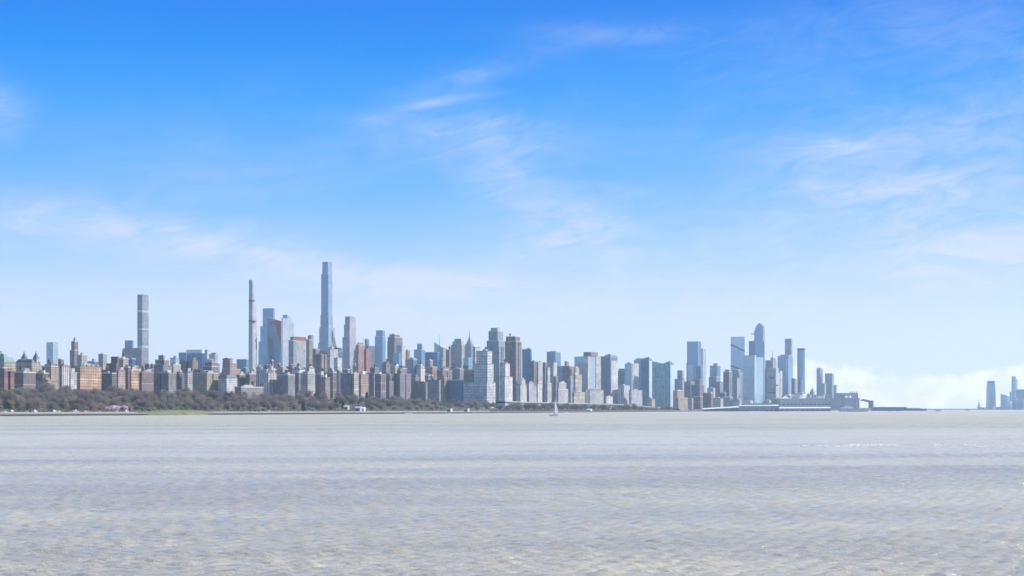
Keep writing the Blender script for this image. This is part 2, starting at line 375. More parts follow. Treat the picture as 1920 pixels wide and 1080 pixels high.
def wall_along(p0, p1, t, thick, z0, z1, m, name, step=30):
    """a solid wall following the shore, one mesh"""
    b = MB(); ps = np.arange(p0, p1 + 1, step); P = []
    for p in ps:
        s0 = shore_pt(p, 0); d = sm_dir(p); P.append(((s0[0] + d.x * t, s0[1] + d.y * t), (s0[0] + d.x * (t + thick), s0[1] + d.y * (t + thick))))
    for i in range(len(P) - 1):
        (a, a2), (c, c2) = P[i], P[i + 1]
        b.face([(a[0], a[1], z0), (c[0], c[1], z0), (c[0], c[1], z1), (a[0], a[1], z1)])
        b.face([(a[0], a[1], z1), (c[0], c[1], z1), (c2[0], c2[1], z1), (a2[0], a2[1], z1)])
        b.face([(a2[0], a2[1], z0), (a2[0], a2[1], z1), (c2[0], c2[1], z1), (c2[0], c2[1], z0)])
    b.face([(P[0][0][0], P[0][0][1], z0), (P[0][1][0], P[0][1][1], z0), (P[0][1][0], P[0][1][1], z1), (P[0][0][0], P[0][0][1], z1)])
    return b.build(name, m)
tag(wall_along(1000, 5200, -2.5, 3.0, -1.5, 1.9, WALLST, 'seawall'), 'low dark stone seawall running along the whole park shore at the waterline', 'seawall')
strip('promenade', 1000, 5200, .6, 13, 2.9, PROM)
strip('highway', 1000, 3000, 34, 66, 4.35, ASPH)
# meadow spit on the left bank
b = MB(); mp = []
for k in range(26):
    px = 262 + (402 - 262) * k / 25; D0 = depth_at(px, 0.5) - 6 - 22 * math.sin(math.pi * k / 25)
    mp.append((px, D0))
for k in range(25):
    h0 = 2.0 + 2.2 * math.sin(math.pi * k / 25); h1 = 2.0 + 2.2 * math.sin(math.pi * (k + 1) / 25)
    q = lambda px, D, z: (X_(px, D), D, z)
    (pa, da), (pb, db) = mp[k], mp[k + 1]
    b.face([q(pa, da, -.6), q(pb, db, -.6), q(pb, db + 12, h1), q(pa, da + 12, h0)])
    b.face([q(pa, da + 12, h0), q(pb, db + 12, h1), q(pb, db + 50, h1 + 2.6), q(pa, da + 50, h0 + 2.6)])
    b.face([q(pa, da + 50, h0 + 2.6), q(pb, db + 50, h1 + 2.6), q(pb, db + 95, 4.2), q(pa, da + 95, 4.2)])
tag(b.build('meadow', GRASS), kind='structure')

# far shores: Narrows strip and the Jersey bank
def ridge(name, px0, px1, D, ytop, colr, deep=900, seed=1, rough=.25, n=60, z0=-1.0):
    rnd = random.Random(seed); b = MB(); pts = []
    for k in range(n + 1):
        px = px0 + (px1 - px0) * k / n
        e = min(1, min(k, n - k) / (n * .12)) ** .6
        z = max(.3, (Z_(ytop, D)) * (1 - rough + rough * 2 * rnd.random() * .7) * e)
        pts.append((X_(px, D), D, z))
    for k in range(n):
        a, c = pts[k], pts[k + 1]
        b.face([(a[0], D - 40, z0), (c[0], D - 40, z0), (c[0], D, c[2]), (a[0], D, a[2])])
        b.face([(a[0], D, a[2]), (c[0], D, c[2]), (c[0], D + deep, c[2] * .9), (a[0], D + deep, a[2] * .9)])
    o = b.build(name, mat(name + '_ground', colr)); tag(o, kind='structure'); return o
ridge('hill', 1690, 1990, 13300, 766.2, (.12, .14, .12), 700, 3, .2)
ridge('far_shore', 1820, 2020, 10900, 767.2, (.12, .13, .10), 1500, 5, .2)
ridge('island', 1751, 1768, 9200, 768.3, (.06, .07, .06), 120, 8, .5, 16)

def water_material():
    m = bpy.data.materials.new('river_water'); m.use_nodes = True; t = NT(m.node_tree); p = t.n['Principled BSDF']
    g = t.n.new('ShaderNodeNewGeometry'); s = t.n.new('ShaderNodeSeparateXYZ'); t.l.new(g.outputs['Position'], s.inputs[0])
    x, y = s.outputs[0], s.outputs[1]
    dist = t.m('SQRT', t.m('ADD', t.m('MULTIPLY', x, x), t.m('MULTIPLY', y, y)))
    def rot(a, sx, sy, z=0.0):
        ca, sa = math.cos(R(a)), math.sin(R(a))
        u = t.m('ADD', t.m('MULTIPLY', x, ca * sx), t.m('MULTIPLY', y, sa * sx)); v = t.m('SUBTRACT', t.m('MULTIPLY', y, ca * sy), t.m('MULTIPLY', x, sa * sy))
        return t.xyz(u, v, z)
    # streaks of silt and of wind-roughened water
    silt = t.noise(rot(12, .0022, .011, 2.0), 1.0, 4, .55, .4)
    silt2 = t.noise(rot(-6, .012, .045, 7.0), 1.0, 5, .6, .3)
    sm = t.m('ADD', t.m('MULTIPLY', silt, .65), t.m('MULTIPLY', silt2, .35))
    far_tint = t.rng(dist, 150, 420)  # base colour goes warmer and lighter with distance from the camera
    col = t.mix(t.rng(t.m('ADD', sm, t.m('MULTIPLY', far_tint, .13)), .42, .64), (.400, .360, .298), (.585, .515, .385))
    t.l.new(col, p.inputs['Base Color'])
    t.l.new(t.rng(dist, 80, 1200, .13, .36), p.inputs['Roughness'])
    p.inputs['IOR'].default_value = 1.333; p.inputs['Specular IOR Level'].default_value = .42
    f1 = t.noise(rot(14, .55, 1.5), 1.0, 6, .68, .5); f4 = t.noise(rot(8, .10, .34), 1.0, 7, .72, .3); f2 = t.noise(rot(-14, 1.9, 4.6), 1.0, 5, .65, .4)
    gust = t.rng(t.noise(rot(10, .006, .02, 5.0), 1.0, 4, .55), .3, .7, .55, 1.25)
    h = t.m('ADD', t.m('MULTIPLY', f1, t.rng(dist, 100, 700, .20, .50)), t.m('ADD', t.m('MULTIPLY', f2, .09), t.m('MULTIPLY', t.m('MULTIPLY', f4, t.rng(dist, 200, 900, 0, 1)), 3.2)))
    bp = t.n.new('ShaderNodeBump'); bp.inputs['Distance'].default_value = 1.0
    t.l.new(h, bp.inputs['Height']); t.l.new(t.m('MULTIPLY', gust, t.rng(dist, 60, 3500, .9, .8)), bp.inputs['Strength'])
    t.l.new(bp.outputs[0], p.inputs['Normal'])
    return m
WATER = water_material()
nc = 680
ds = np.concatenate([np.geomspace(10, 62, 60), np.geomspace(62.2, 420, 1050), np.geomspace(422, 1600, 330), [2000, 2600, 3600, 5200, 8000, 11000, 14600]])
ui = np.linspace(-1, 1, nc); us = .46 * ui + 1.5 * np.sign(ui) * np.maximum(0, np.abs(ui) - .8) ** 2 * 22
DD, UU = np.meshgrid(ds, us, indexing='ij'); XX = DD * UU; YY = DD.copy(); ZZ = np.zeros_like(XX)
rs = np.random.RandomState(5); cell = DD * np.gradient(us)[None, :]
dx, dy = np.zeros_like(XX), np.zeros_like(XX)
for k in range(70):
    lam = .42 * (2.9 / .42) ** rs.rand(); th = R(98 + rs.randn() * 30)          # wave crests mostly across the view
    amp = .0100 * lam ** .80 * (0.5 + rs.rand()); kk = 2 * math.pi / lam; ph = rs.rand() * 6.28
    lod = np.clip((lam / cell - 2.2) / 3, 0, 1) * np.clip((1500 - DD) / 700, 0, 1)
    arg = kk * (XX * math.cos(th) + YY * math.sin(th)) + ph
    mod = .78 + .22 * np.sin(XX * .011 * (1 + rs.rand()) + YY * .017 + rs.rand() * 6)
    ZZ += amp * lod * mod * np.sin(arg); q = -1.0 * amp * lod * mod * np.cos(arg)
    dx += q * math.cos(th); dy += q * math.sin(th)
XX += dx; YY += dy
verts = np.stack([XX, YY, ZZ], -1).reshape(-1, 3).astype(np.float32)
NR = len(ds); ii, jj = np.meshgrid(np.arange(NR - 1), np.arange(nc - 1), indexing='ij'); a = (ii * nc + jj).ravel()
quads = np.stack([a, a + 1, a + nc + 1, a + nc], -1).astype(np.int32)
me = bpy.data.meshes.new('river'); me.vertices.add(len(verts)); me.vertices.foreach_set('co', verts.ravel())
me.loops.add(quads.size); me.loops.foreach_set('vertex_index', quads.ravel())
me.polygons.add(len(quads)); me.polygons.foreach_set('loop_start', np.arange(len(quads), dtype=np.int32) * 4)
me.polygons.foreach_set('use_smooth', np.ones(len(quads), dtype=bool)); me.update(calc_edges=True); me.materials.append(WATER)
ro = bpy.data.objects.new('river', me); C.objects.link(ro); tag(ro, kind='structure')
b = MB(); b.face([(-16000, -400, -.9), (16000, -400, -.9), (16000, 14700, -.9), (-16000, 14700, -.9)]); tag(b.build('river', WATER), kind='structure')

# pale slivers coloured as bright glints on wake crests, right of the river
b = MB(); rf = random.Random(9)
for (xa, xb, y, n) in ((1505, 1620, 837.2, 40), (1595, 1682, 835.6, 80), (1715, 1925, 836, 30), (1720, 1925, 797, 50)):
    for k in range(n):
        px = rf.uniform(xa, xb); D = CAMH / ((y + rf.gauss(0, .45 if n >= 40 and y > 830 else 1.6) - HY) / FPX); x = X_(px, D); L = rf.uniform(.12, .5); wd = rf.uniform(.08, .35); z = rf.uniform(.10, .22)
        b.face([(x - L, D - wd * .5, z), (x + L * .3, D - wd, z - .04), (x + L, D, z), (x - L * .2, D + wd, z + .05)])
tag(b.build('wake_glints', mat('wake_glints', (.72, .72, .70), .6, namp=.05)), kind='stuff')

# broken rock along the foot of the seawall
b = MB(); rk = random.Random(31)
for k in range(2600):
    par = rk.uniform(1500, 4700); s0 = shore_pt(par, 0); d = sm_dir(par); o_ = rk.uniform(-7, -2.2); x, y = s0[0] + d.x * o_, s0[1] + d.y * o_; r_ = rk.uniform(.4, 1.25)
    n = 5; ring = [(x + r_ * rk.uniform(.7, 1.2) * math.cos(6.283 * q / n), y + r_ * math.sin(6.283 * q / n)) for q in range(n)]; top = (x + rk.uniform(-.2, .2), y, rk.uniform(.3, .95))
    for q in range(n): b.face([(*ring[q], -.3), (*ring[(q + 1) % n], -.3), top], None, k % 3)
tag(b.build('riprap', [WALLST, mat('riprap_pale', (.27, .26, .24)), mat('riprap_brown', (.15, .13, .11))]), kind='stuff')
# ------------------------------------------------------------------ buildings
GRID = 23.0          # the street grid's turn against the picture plane
rb = random.Random(11)
def footprint(x0, xs, x1, D, rot=None, dmax=75):
    th = R(GRID if rot is None else rot); t0, t1 = (x0 - CX) / FPX, (x1 - CX) / FPX; cx = X_(xs, D)
    while True:
        a = (cx - t0 * D) / (math.cos(th) + t0 * math.sin(th)); den = math.sin(th) - t1 * math.cos(th)
        bb = (t1 * D - cx) / den if den > .02 else 1e9
        if bb <= max(dmax * .8, 1.6 * a) or th > R(60): break
        th += R(2)
    bb = min(bb, 400)
    e = (-math.cos(th), math.sin(th)); s = (math.sin(th), math.cos(th)); P = (cx, D)
    return [P, (P[0] + s[0] * bb, P[1] + s[1] * bb), (P[0] + s[0] * bb + e[0] * a, P[1] + s[1] * bb + e[1] * a), (P[0] + e[0] * a, P[1] + e[1] * a)], th
def inset(poly, d):
    """poly shrunk (or grown) by d metres on every side"""
    cx = sum(p[0] for p in poly) / len(poly); cy = sum(p[1] for p in poly) / len(poly)
    out = []
    A, B_, _, D_ = [Vector(p) for p in poly]
    u = (B_ - A); v = (D_ - A); lu, lv = u.length, v.length; u.normalize(); v.normalize()
    d_u = min(d, lu * .45); d_v = min(d, lv * .45)
    p0 = A + u * d_u + v * d_v; p1 = A + u * (lu - d_u) + v * d_v; p2 = A + u * (lu - d_u) + v * (lv - d_v); p3 = A + u * d_u + v * (lv - d_v)
    return [tuple(p) for p in (p0, p1, p2, p3)]
def sub(poly, u0, u1, v0, v1):
    """sub-rectangle: u along the right-hand (west) face, v along the left-hand (north) face"""
    A, B_, _, D_ = [Vector(p) for p in poly]; u = B_ - A; v = D_ - A
    return [tuple(A + u * a + v * b) for a, b in ((u0, v0), (u1, v0), (u1, v1), (u0, v1))]
def courts(poly):
    """outline with narrow light courts cut into the two visible sides"""
    A, B_, C_, D_ = [Vector(p) for p in poly]; out = []
    for P0, P1, inn in ((A, B_, (D_ - A)), (B_, C_, None), (C_, D_, None), (D_, A, (B_ - A))):
        out.append(P0); L = (P1 - P0).length
        if inn is None or L < 17 or inn.length < 14: continue
        n = rb.choice([0, 0, 1]) if L < 34 else rb.choice([0, 1, 1, 2]); u = (P1 - P0).normalized(); i_ = inn.normalized(); dp = min(inn.length * .22, rb.uniform(2.2, 4.5)); w_ = rb.uniform(3.0, 5.6)
        for k in range(n):
            c = L * (k + 1) / (n + 1) + rb.uniform(-1.5, 1.5)
            for s_, d_ in ((c - w_ / 2, 0), (c - w_ / 2, dp), (c + w_ / 2, dp), (c + w_ / 2, 0)): out.append(P0 + u * s_ + i_ * d_)
    return [tuple(p) for p in out]
def tank(root, x, y, z, r=2.2, h=4.0, leg=3.0):
    b = MB()
    b.cyl((x, y), r * .55, z, z + leg, 4, r * .75)
    st = b.build('tank_stand', STEEL, root)
    b = MB(); b.cyl((x, y), r, z + leg, z + leg + h, 10); b.cyl((x, y), r * 1.08, z + leg + h, z + leg + h + r * .7, 10, .1); b.build('water_tank', WOODT, root)
NB = 0
def bld(kind, x0, xs, x1, yt, dep, fac, label, tiers=(), roof='flat', cat='building', group=None, rot=None, parapet=True, bits=None, dmax=75, roofm=None, sub_name=None):
    """one building: main block plus upper tiers, its roof slab, parapet, bulkheads and tanks as parts"""
    global NB; NB += 1
    D = depth_at(xs if xs else (x0 + x1) / 2, dep) if dep < 1300 else float(dep)
    if xs is None: xs = x0 + (x1 - x0) * (.52 + .36 * min(1, max(0, (x0 - 100) / 1200)))
    m, bay, floor = FAC[fac]; poly, th = footprint(x0, xs, x1, D, rot, dmax)
    z0 = ground(poly[0][0], poly[0][1]) - 6 if poly[0][1] < 9000 else 0.0
    z0 = min(z0, 22); root = empty(kind, (poly[0][0], poly[0][1], max(0, z0)))
    tag(root, label, cat, group)
    body = MB(); zt = Z_(yt, D); outline = poly; prewar = 'brick' in fac or 'stone' in fac or 'stripe' in fac
    if prewar and D < 4300 and zt - z0 > 18 and fac not in ('orange_brick', 'cream_stone', 'pink_brick'): outline = courts(poly)
    body.prism(outline, z0, zt, bay, floor, cap=1)
    tops = [(poly, zt)]
    for k, tr in enumerate(tiers):
        tx0, txs, tx1, ty = tr[:4]; p2, _ = footprint(tx0, txs, tx1, D + 4 * (k + 1), math.degrees(th), dmax)
        z2 = Z_(ty, D + 4 * (k + 1)); body.prism(p2, tops[-1][1] - .5, z2, bay, floor, cap=1); tops.append((p2, z2))
    rm = roofm or rb.choice([ROOF, ROOFL, ROOFD, ROOF])
    body.build('tower_shaft' if (zt - z0) > 110 else 'wall', [m, rm], root)
    if prewar and D < 4300 and roof == 'flat' and not tiers and rb.random() < .6 and cat == 'building' and kind not in ('warehouse', 'low_building'):
        u0, v0 = rb.uniform(.05, .3), rb.uniform(.05, .3); q = sub(tops[-1][0], u0, rb.uniform(.7, .95), v0, rb.uniform(.65, .95)); b = MB()
        b.prism(q, zt + .03, zt + rb.choice([3.3, 3.4, 6.6]), bay, floor); b.build('penthouse', [m, rm], root)
    P, zt = tops[-1]; wA = math.hypot(P[1][0] - P[0][0], P[1][1] - P[0][1]); wB = math.hypot(P[3][0] - P[0][0], P[3][1] - P[0][1])
    far = D > 4700
    if parapet and roof == 'flat':
        h = 1.1 if not far else 1.6; t = .45; pm = STONE if prewar and rb.random() < .55 else (BULKG if not prewar else BULK)
        for k, (Q, zq) in enumerate(tops[-2:]):
            b = MB()
            o = inset(Q, -.35); i_ = inset(Q, t)
            for a in range(4):
                c = (a + 1) % 4
                b.face([(*o[a], zq - .7), (*o[c], zq - .7), (*o[c], zq + h), (*o[a], zq + h)])
                b.face([(*o[a], zq + h), (*o[c], zq + h), (*i_[c], zq + h), (*i_[a], zq + h)])
                b.face([(*i_[c], zq - .02), (*i_[a], zq - .02), (*i_[a], zq + h), (*i_[c], zq + h)])
                b.face([(*o[c], zq - .7), (*o[a], zq - .7), (*Q[a], zq - .7), (*Q[c], zq - .7)])
            b.build('cornice' if prewar else 'parapet', pm, root)
    if bits is None: bits = (1 if D > 3800 else 3) if roof == 'flat' else 0
    if roof == 'flat':
        for k in range(bits):
            u = rb.uniform(.12, .5); v = rb.uniform(.1, .5); q = sub(P, u, min(.95, u + rb.uniform(.25, .45)), v, min(.95, v + rb.uniform(.2, .42)))
            h = rb.uniform(2.8, 6.0) if wA > 10 else 2.5
            b = MB(); b.prism(q, zt + .02, zt + h, 0); b.build('bulkhead', [rb.choice([BULK, BULKG, WHITE, BULKG, STONE]) if prewar else BULKG, rb.choice([ROOFD, ROOFL])], root)
        if prewar and D < 4300 and rb.random() < .62 and min(wA, wB) > 9:
            q = sub(P, .3, .6, .3, .7); tank(root, *q[rb.randrange(4)], zt + rb.uniform(0, 3), rb.uniform(1.8, 2.6), rb.uniform(3.4, 4.6), rb.uniform(2, 5))
        if D < 3400 and bits > 1:     # small vents and stacks that break the roof line
            for k in range(5):
                q = sub(P, rb.uniform(.05, .9), .95, rb.uniform(.05, .9), .95)[0]; b = MB()
                b.cyl(q, rb.uniform(.35, .8), zt, zt + rb.uniform(1.6, 3.6), 6); b.build('chimney', rb.choice([BULK, STEEL, BULKG]), root)
    return root, poly, D, tops, th

def crown_box(root, D, x0, xs, x1, y0, y1, m, name='penthouse', th=None, off=6):
    p, _ = footprint(x0, xs, x1, D + off, th); b = MB(); b.prism(p, Z_(y0, D + off), Z_(y1, D + off), 3.0, 3.4); return b.build(name, m if isinstance(m, list) else [m, ROOFD], root)
def hip(root, poly, z0, h, m, name='roof', k=.3, over=.6):
    b = MB(); b.prism(inset(poly, -over), z0, z0 + h, 0, poly_top=inset(poly, k * min(math.dist(poly[0], poly[1]), math.dist(poly[0], poly[3]))), bottom=True); b.build(name, m, root)
def pyramid(root, poly, z0, h, m, name='spire'):
    c = (sum(p[0] for p in poly) / 4, sum(p[1] for p in poly) / 4); b = MB()
    b.prism(poly, z0, z0 + h, 0, poly_top=[(c[0] + (p[0] - c[0]) * .03, c[1] + (p[1] - c[1]) * .03) for p in poly], bottom=True); b.build(name, m, root)
def mast(root, px, py0, py1, D, r=.5, name='antenna', m=None):
    b = MB(); b.tube((X_(px, D), D, Z_(py0, D)), (X_(px, D), D, Z_(py1, D)), r, r * .4); b.build(name, m or STEEL, root)
def bandpart(root, poly, z, h, m, name='mechanical_floor', grow=.25):
    b = MB(); b.prism(inset(poly, -grow), z, z + h, 0, bottom=True); b.build(name, m, root)

# ---- left bank blocks, x 0-200 (columns are of the 1920-wide picture)
r, P, D, T, th = bld('mansion_block', -26, 8, 30, 679, 345, 'cream_stone', 'cream stone apartment house under a green copper mansard roof at the left edge', roof='none')
hip(r, P, T[-1][1], 7.5, COPPER, 'mansard_roof', .16); hip(r, inset(P, 7), T[-1][1] + 7.6, 5, COPPER, 'roof', .35, 0)
crown_box(r, D, -3, 0, 4, 668, 658, COPPER, 'cupola', math.degrees(th), 14)
bld('apartment_block', -18, 8, 27, 695, 255, 'red_brick', 'low red brick apartment block in front of the green copper roof')
r, P, D, T, th = bld('twin_spire_block', 28, 60, 76, 680, 350, 'cream_stone', 'cream stone apartment house with two pointed roof towers', roof='none')
hip(r, P, T[-1][1], 5.5, SLATE, 'mansard_roof', .2)
for tx in (45.5, 67.5):
    q, _ = footprint(tx - 6, tx + 1, tx + 6, D + 8, math.degrees(th)); b = MB(); b.prism(q, T[-1][1] + .1, Z_(672, D), 3, 3.3); b.build('roof_tower', [FAC['cream_stone'][0], SLATE], r)
    pyramid(r, inset(q, -.4), Z_(672, D), Z_(660, D) - Z_(672, D), SLATE, 'tower_roof')
    b = MB(); b.cyl((X_(tx, D + 14), D + 14), 1.3, Z_(664, D), Z_(657.5, D), 8, .9); b.build('lantern', STONE, r)
bld('apartment_block', 27, 44, 67, 698, 262, 'mauve_brick', 'mauve brown apartment block below the two pointed roof towers')
bld('townhouse_row', 66, 82, 91, 700, 300, 'dark_red_brick', 'short dark red block with a white cornice left of the tan block', tiers=())
bld('low_building', 67, 90, 108, 713.5, 268, 'tan_brick', 'low tan building with a pale ledge beside the trees', bits=1)
bld('apartment_block', 78, 96, 110, 687, 360, 'tan_brick', 'tan brick apartment block left of the white ribbed slab')
r, P, D, T, th = bld('glass_tower', 87, 99.5, 109, 642.5, 3900, 'pale_glass', 'pale green glass tower standing alone above the tan blocks on the left', bits=0)
bld('apartment_block', 109, 114, 120, 673.5, 2750, 'brown_brick', 'small brown block right behind the lone green glass tower', bits=0)
bld('apartment_slab', 110, 117, 132, 686, 320, 'white_stripe', 'tall white ribbed slab with dark window strips', bits=1)
bld('apartment_slab', 130, 132.5, 144, 699, 258, 'white_brick', 'short plain white slab stepping down from the ribbed slab', bits=0)
r, P, D, T, th = bld('brick_tower', 131, 139, 147, 657, 4200, 'brown_stripe', 'slim brown striped tower with a stepped top, far left', tiers=[(133.5, 139.5, 146.5, 640.5)])
bld('apartment_block', 145, 153, 164, 666.5, 2800, 'concrete', 'grey concrete block rising behind the orange brick building', bits=1)
bld('apartment_block', 163, 176, 192, 678, 3100, 'slate_glass', 'low blue grey slab behind the orange brick building roof', bits=1)
r, P, D, T, th = bld('apartment_house', 133, 150.5, 190, 687.5, 262, 'orange_brick', 'big orange brick apartment house with arched top windows and a sunlit front')
for k in range(4):
    q = sub(P, .1 + .23 * k, .2 + .23 * k, .0, .1); b = MB(); b.prism(q, T[-1][1] + 1.0, T[-1][1] + 3.6, 0); b.build('gable', [FAC['orange_brick'][0], STONE], r)
bld('apartment_block', 184.5, 193, 201, 664.5, 2900, 'concrete', 'grey concrete block with a flat top left of the dark red stepped block', bits=1)
# ---- x 190-380
bld('stepped_block', 189, 217, 222, 693, 330, 'dark_red_brick', 'dark wine red block climbing in steps to a high bulkhead', tiers=[(199, 218, 223, 681), (208, 220, 223.5, 668.5)], bits=0, parapet=False)
bld('low_building', 222, 231, 241, 673, 2650, 'cream_stone', 'cream stone block catching the sun beside the dark red stepped block')
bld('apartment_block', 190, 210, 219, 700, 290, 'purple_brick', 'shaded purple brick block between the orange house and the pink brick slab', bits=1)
bld('apartment_block', 218.5, 222, 235, 695.5, 256, 'pink_brick', 'narrow pink brick slab facing the park')
bld('apartment_block', 233, 240, 244.5, 688.5, 300, 'dark_red_brick', 'narrow dark red block between the pink slab and the orange block', bits=1)
bld('apartment_block', 243, 246.5, 264, 693.5, 256, 'orange_brick', 'orange tan apartment block with ledges directly below the square slender tower')
bld('apartment_block', 263.5, 266, 288, 698, 252, 'mauve_brick', 'pinkish grey apartment block with white trim right of the orange tan block')
r, P, D, T, th = bld('office_tower', 229, 266, 272, 655.5, 5350, 'grey_stripe', 'broad grey blue office slab left of the square slender tower', tiers=[(231, 262, 268, 653)], bits=0)
crown_box(r, D, 234, 247, 250.5, 653, 638, [FAC['slate_glass'][0], ROOFL], 'upper_block', math.degrees(th)); 
bld('office_tower', 252, 265.5, 278.5, 653.5, 5050, 'grey_stripe', 'grey ribbed office block standing before the foot of the square slender tower', bits=0)
r, P, D, T, th = bld('slender_tower', 257.5, 266.8, 278.7, 552, 5500, 'concrete_grid', 'very tall slender square tower with a grid of windows, left of the skyline', parapet=False, bits=0)
for y in (583.5, 617, 650):
    bandpart(r, P, Z_(y + 1.6, D), 6.4, PALEG, 'open_floor', .3)
bld('domed_block', 238, 248, 254, 673, 2950, 'deep_blue_glass', 'small dark blue block in front of the grey office slab', bits=1)
bld('apartment_block', 291, 308, 317, 675, 440, 'grey_brick', 'grey brick block with pale rooftop boxes right of the slender square tower', tiers=[(297, 306, 309, 667)], bits=1)
bld('apartment_block', 277, 283, 291, 692, 420, 'dark_brick', 'dark brick block with roof clutter in the gap before the grey boxes', tiers=[(282, 286, 289, 684)])
bld('apartment_block', 289, 306, 322, 685.5, 345, 'grey_brick', 'grey brick block with rooftop tanks stepping behind the riverside front')
bld('apartment_block', 286.5, 316, 330.5, 700.5, 262, 'grey_brick', 'grey apartment block with a long shaded side and narrow pale front')
bld('office_block', 319, 329, 336, 671.5, 3500, 'pale_glass', 'pale glass box just left of the big blue hospital block', bits=1)
bld('low_building', 320, 325, 339, 684, 380, 'pale_stone', 'sunlit pale stone block beneath the pale glass box', bits=2)
r, P, D, T, th = bld('office_block', 335, 349, 352, 661.5, 4300, 'slate_glass', 'slate blue wing on the left of the big white capped block', bits=0)
r, P, D, T, th = bld('white_capped_block', 350, 378.5, 384, 662.5, 4200, 'deep_blue_glass', 'big dark blue block capped with a broad white band', bits=0, parapet=False)
bandpart(r, P, T[-1][1], Z_(655.5, D) - T[-1][1], WHITE, 'white_cap', .6)
bld('office_block', 383.5, 388, 391, 657.5, 4150, 'white_stripe', 'thin white rib tower attached right of the white capped block', bits=0)
bld('apartment_block', 338, 361, 371, 677, 460, 'brown_brick', 'brown block with a sunlit tan end in front of the white capped block', tiers=[(360, 362, 368, 672)])
bld('apartment_block', 330, 337, 347, 700.5, 275, 'dark_brick', 'dark brick block with a shaded court left of the long grey roofed house', bits=1)
bld('apartment_block', 346, 352, 361, 697, 262, 'pale_stone', 'pale grey stone house with bay windows above the park')
bld('apartment_block', 359, 388, 409, 699.5, 285, 'tan_brick', 'long grey beige house, beige end towards the river', bits=3)
bld('mansard_block', 380, 397, 412, 687, 430, 'purple_brick', 'dark purple block with a sloping top under the pale green tower', tiers=[(384, 397, 407, 679)])
bld('apartment_tower', 392, 403, 408.5, 664.5, 3600, 'silver_glass', 'pale green stone tower behind the dark purple block')
bld('apartment_block', 403, 406, 412, 682, 3300, 'beige_stripe', 'small beige slab right of the pale green stone tower', bits=0)
# ---- x 400-600
bld('terracotta_block', 416, 431, 451, 691, 480, 'pink_brick', 'terracotta stepped block with a sunlit orange flank', tiers=[(417, 431, 444, 682), (417.5, 431, 436, 673)], bits=1)
r, P, D, T, th = bld('apartment_block', 409, 425, 445, 708, 262, 'white_brick', 'white windowed house under a dark green grey mansard roof', roof='none')
hip(r, P, T[-1][1], 4.5, SLATE, 'mansard_roof', .12)
bld('low_building', 440, 452, 494, 726, 205, 'grey_brick', 'long low grey building with a pale ledge peeking over the park trees', bits=1)
bld('apartment_block', 443, 449, 462, 703, 300, 'brown_brick', 'dark brown block beneath the low teal glass office', bits=2)
bld('apartment_block', 460, 468, 480, 701, 285, 'mauve_brick', 'mauve brown block at the foot of the stepped needle tower')
bld('office_block', 443.5, 462, 467, 674, 4400, 'teal_glass', 'low teal glass office left of the stepped needle tower', bits=0)
# stepped needle tower
r, P, D, T, th = bld('needle_tower', 466, 473.5, 482, 655, 5200, 'terracotta_silver', 'extremely thin needle tower whose right side steps back towards the top', bits=0, parapet=False,
    tiers=[(466.1 + .05 * k, 473.7 - .02 * k - (.9 if y < 528 else 0), interp(y, [524.5, 530, 541, 551, 563, 577, 590, 604, 620, 640], [474.4, 475.2, 477, 478.2, 479.2, 480, 480.6, 481.1, 481.6, 481.9]), y) for k, y in enumerate((640, 628, 617, 607, 598, 590, 582, 575, 568, 561, 555, 549, 543, 538, 533, 528.5, 524.5))])
for y in (564, 602.5, 655.5): bandpart(r, footprint(466.4, 473.8, 478 if y < 600 else 480, D + (22 if y < 600 else 12), math.degrees(th))[0], Z_(y, D), 3.6, DGLASS, 'mechanical_floor', .5)
bld('office_tower', 484.5, 489, 497, 656, 5900, 'blue_glass', 'slim blue grey slab in the gap right of the needle tower', bits=0)
bld('white_mansion', 479, 503, 519, 699, 300, 'white_stripe', 'tall white apartment house with deep light courts', tiers=[(481, 500, 504, 693.5), (503, 509, 518, 692.5)], bits=1)
bld('apartment_block', 495, 501, 513, 684, 420, 'purple_brick', 'dark stepped penthouse block behind the white house with courts', tiers=[(508, 510, 512.5, 676)], bits=1)
r, P, D, T, th = bld('glass_tower', 485, 511, 517, 640, 5700, 'blue_glass', 'blue glass tower with a square open crown left of the red edged tower', tiers=[(488, 511.5, 516, 612), (492.5, 512, 515, 578.5)], bits=0)
# red edged sloping tower
D = 5250; p, th = footprint(501, 526.5, 530, D); r = empty('sloped_tower', (p[0][0], p[0][1], 0)); tag(r, 'blue grey glass tower with a sloping top and a rust red edge', 'building')
zz = [Z_(602, D), Z_(602, D), Z_(594.5, D), Z_(594.5, D)]
b = MB(); b.prism(p, 0, zz[0], 1.6, 3.9, ztops=zz); b.build('tower_shaft', [FAC['slate_glass'][0], REDP], r)
p2, _ = footprint(518, 527.5, 530.5, D + 2); b = MB()
A = Vector(p[3]); B2 = Vector(p[0])
for k in range(8):      # stepped rust coloured fins rising at the corner
    u = k / 7; q0 = A.lerp(B2, .45 + .55 * u); b.box((q0.x, q0.y - .8, (Z_(602, D) + Z_(596 + 6.2 * (1 - .0) * 1, D)) / 2 - 40 * u * u - 4), (3.4, 2.6, 8 + 80 * u * u), -math.radians(23), 0)
b.build('red_edge', REDP, r)
r, P, D, T, th = bld('glass_tower', 526.5, 529, 541.5, 603, 5300, 'silver_glass', 'bright silver glass tower face beside the rust red edge', bits=0, tiers=[(528, 530, 541, 597)])
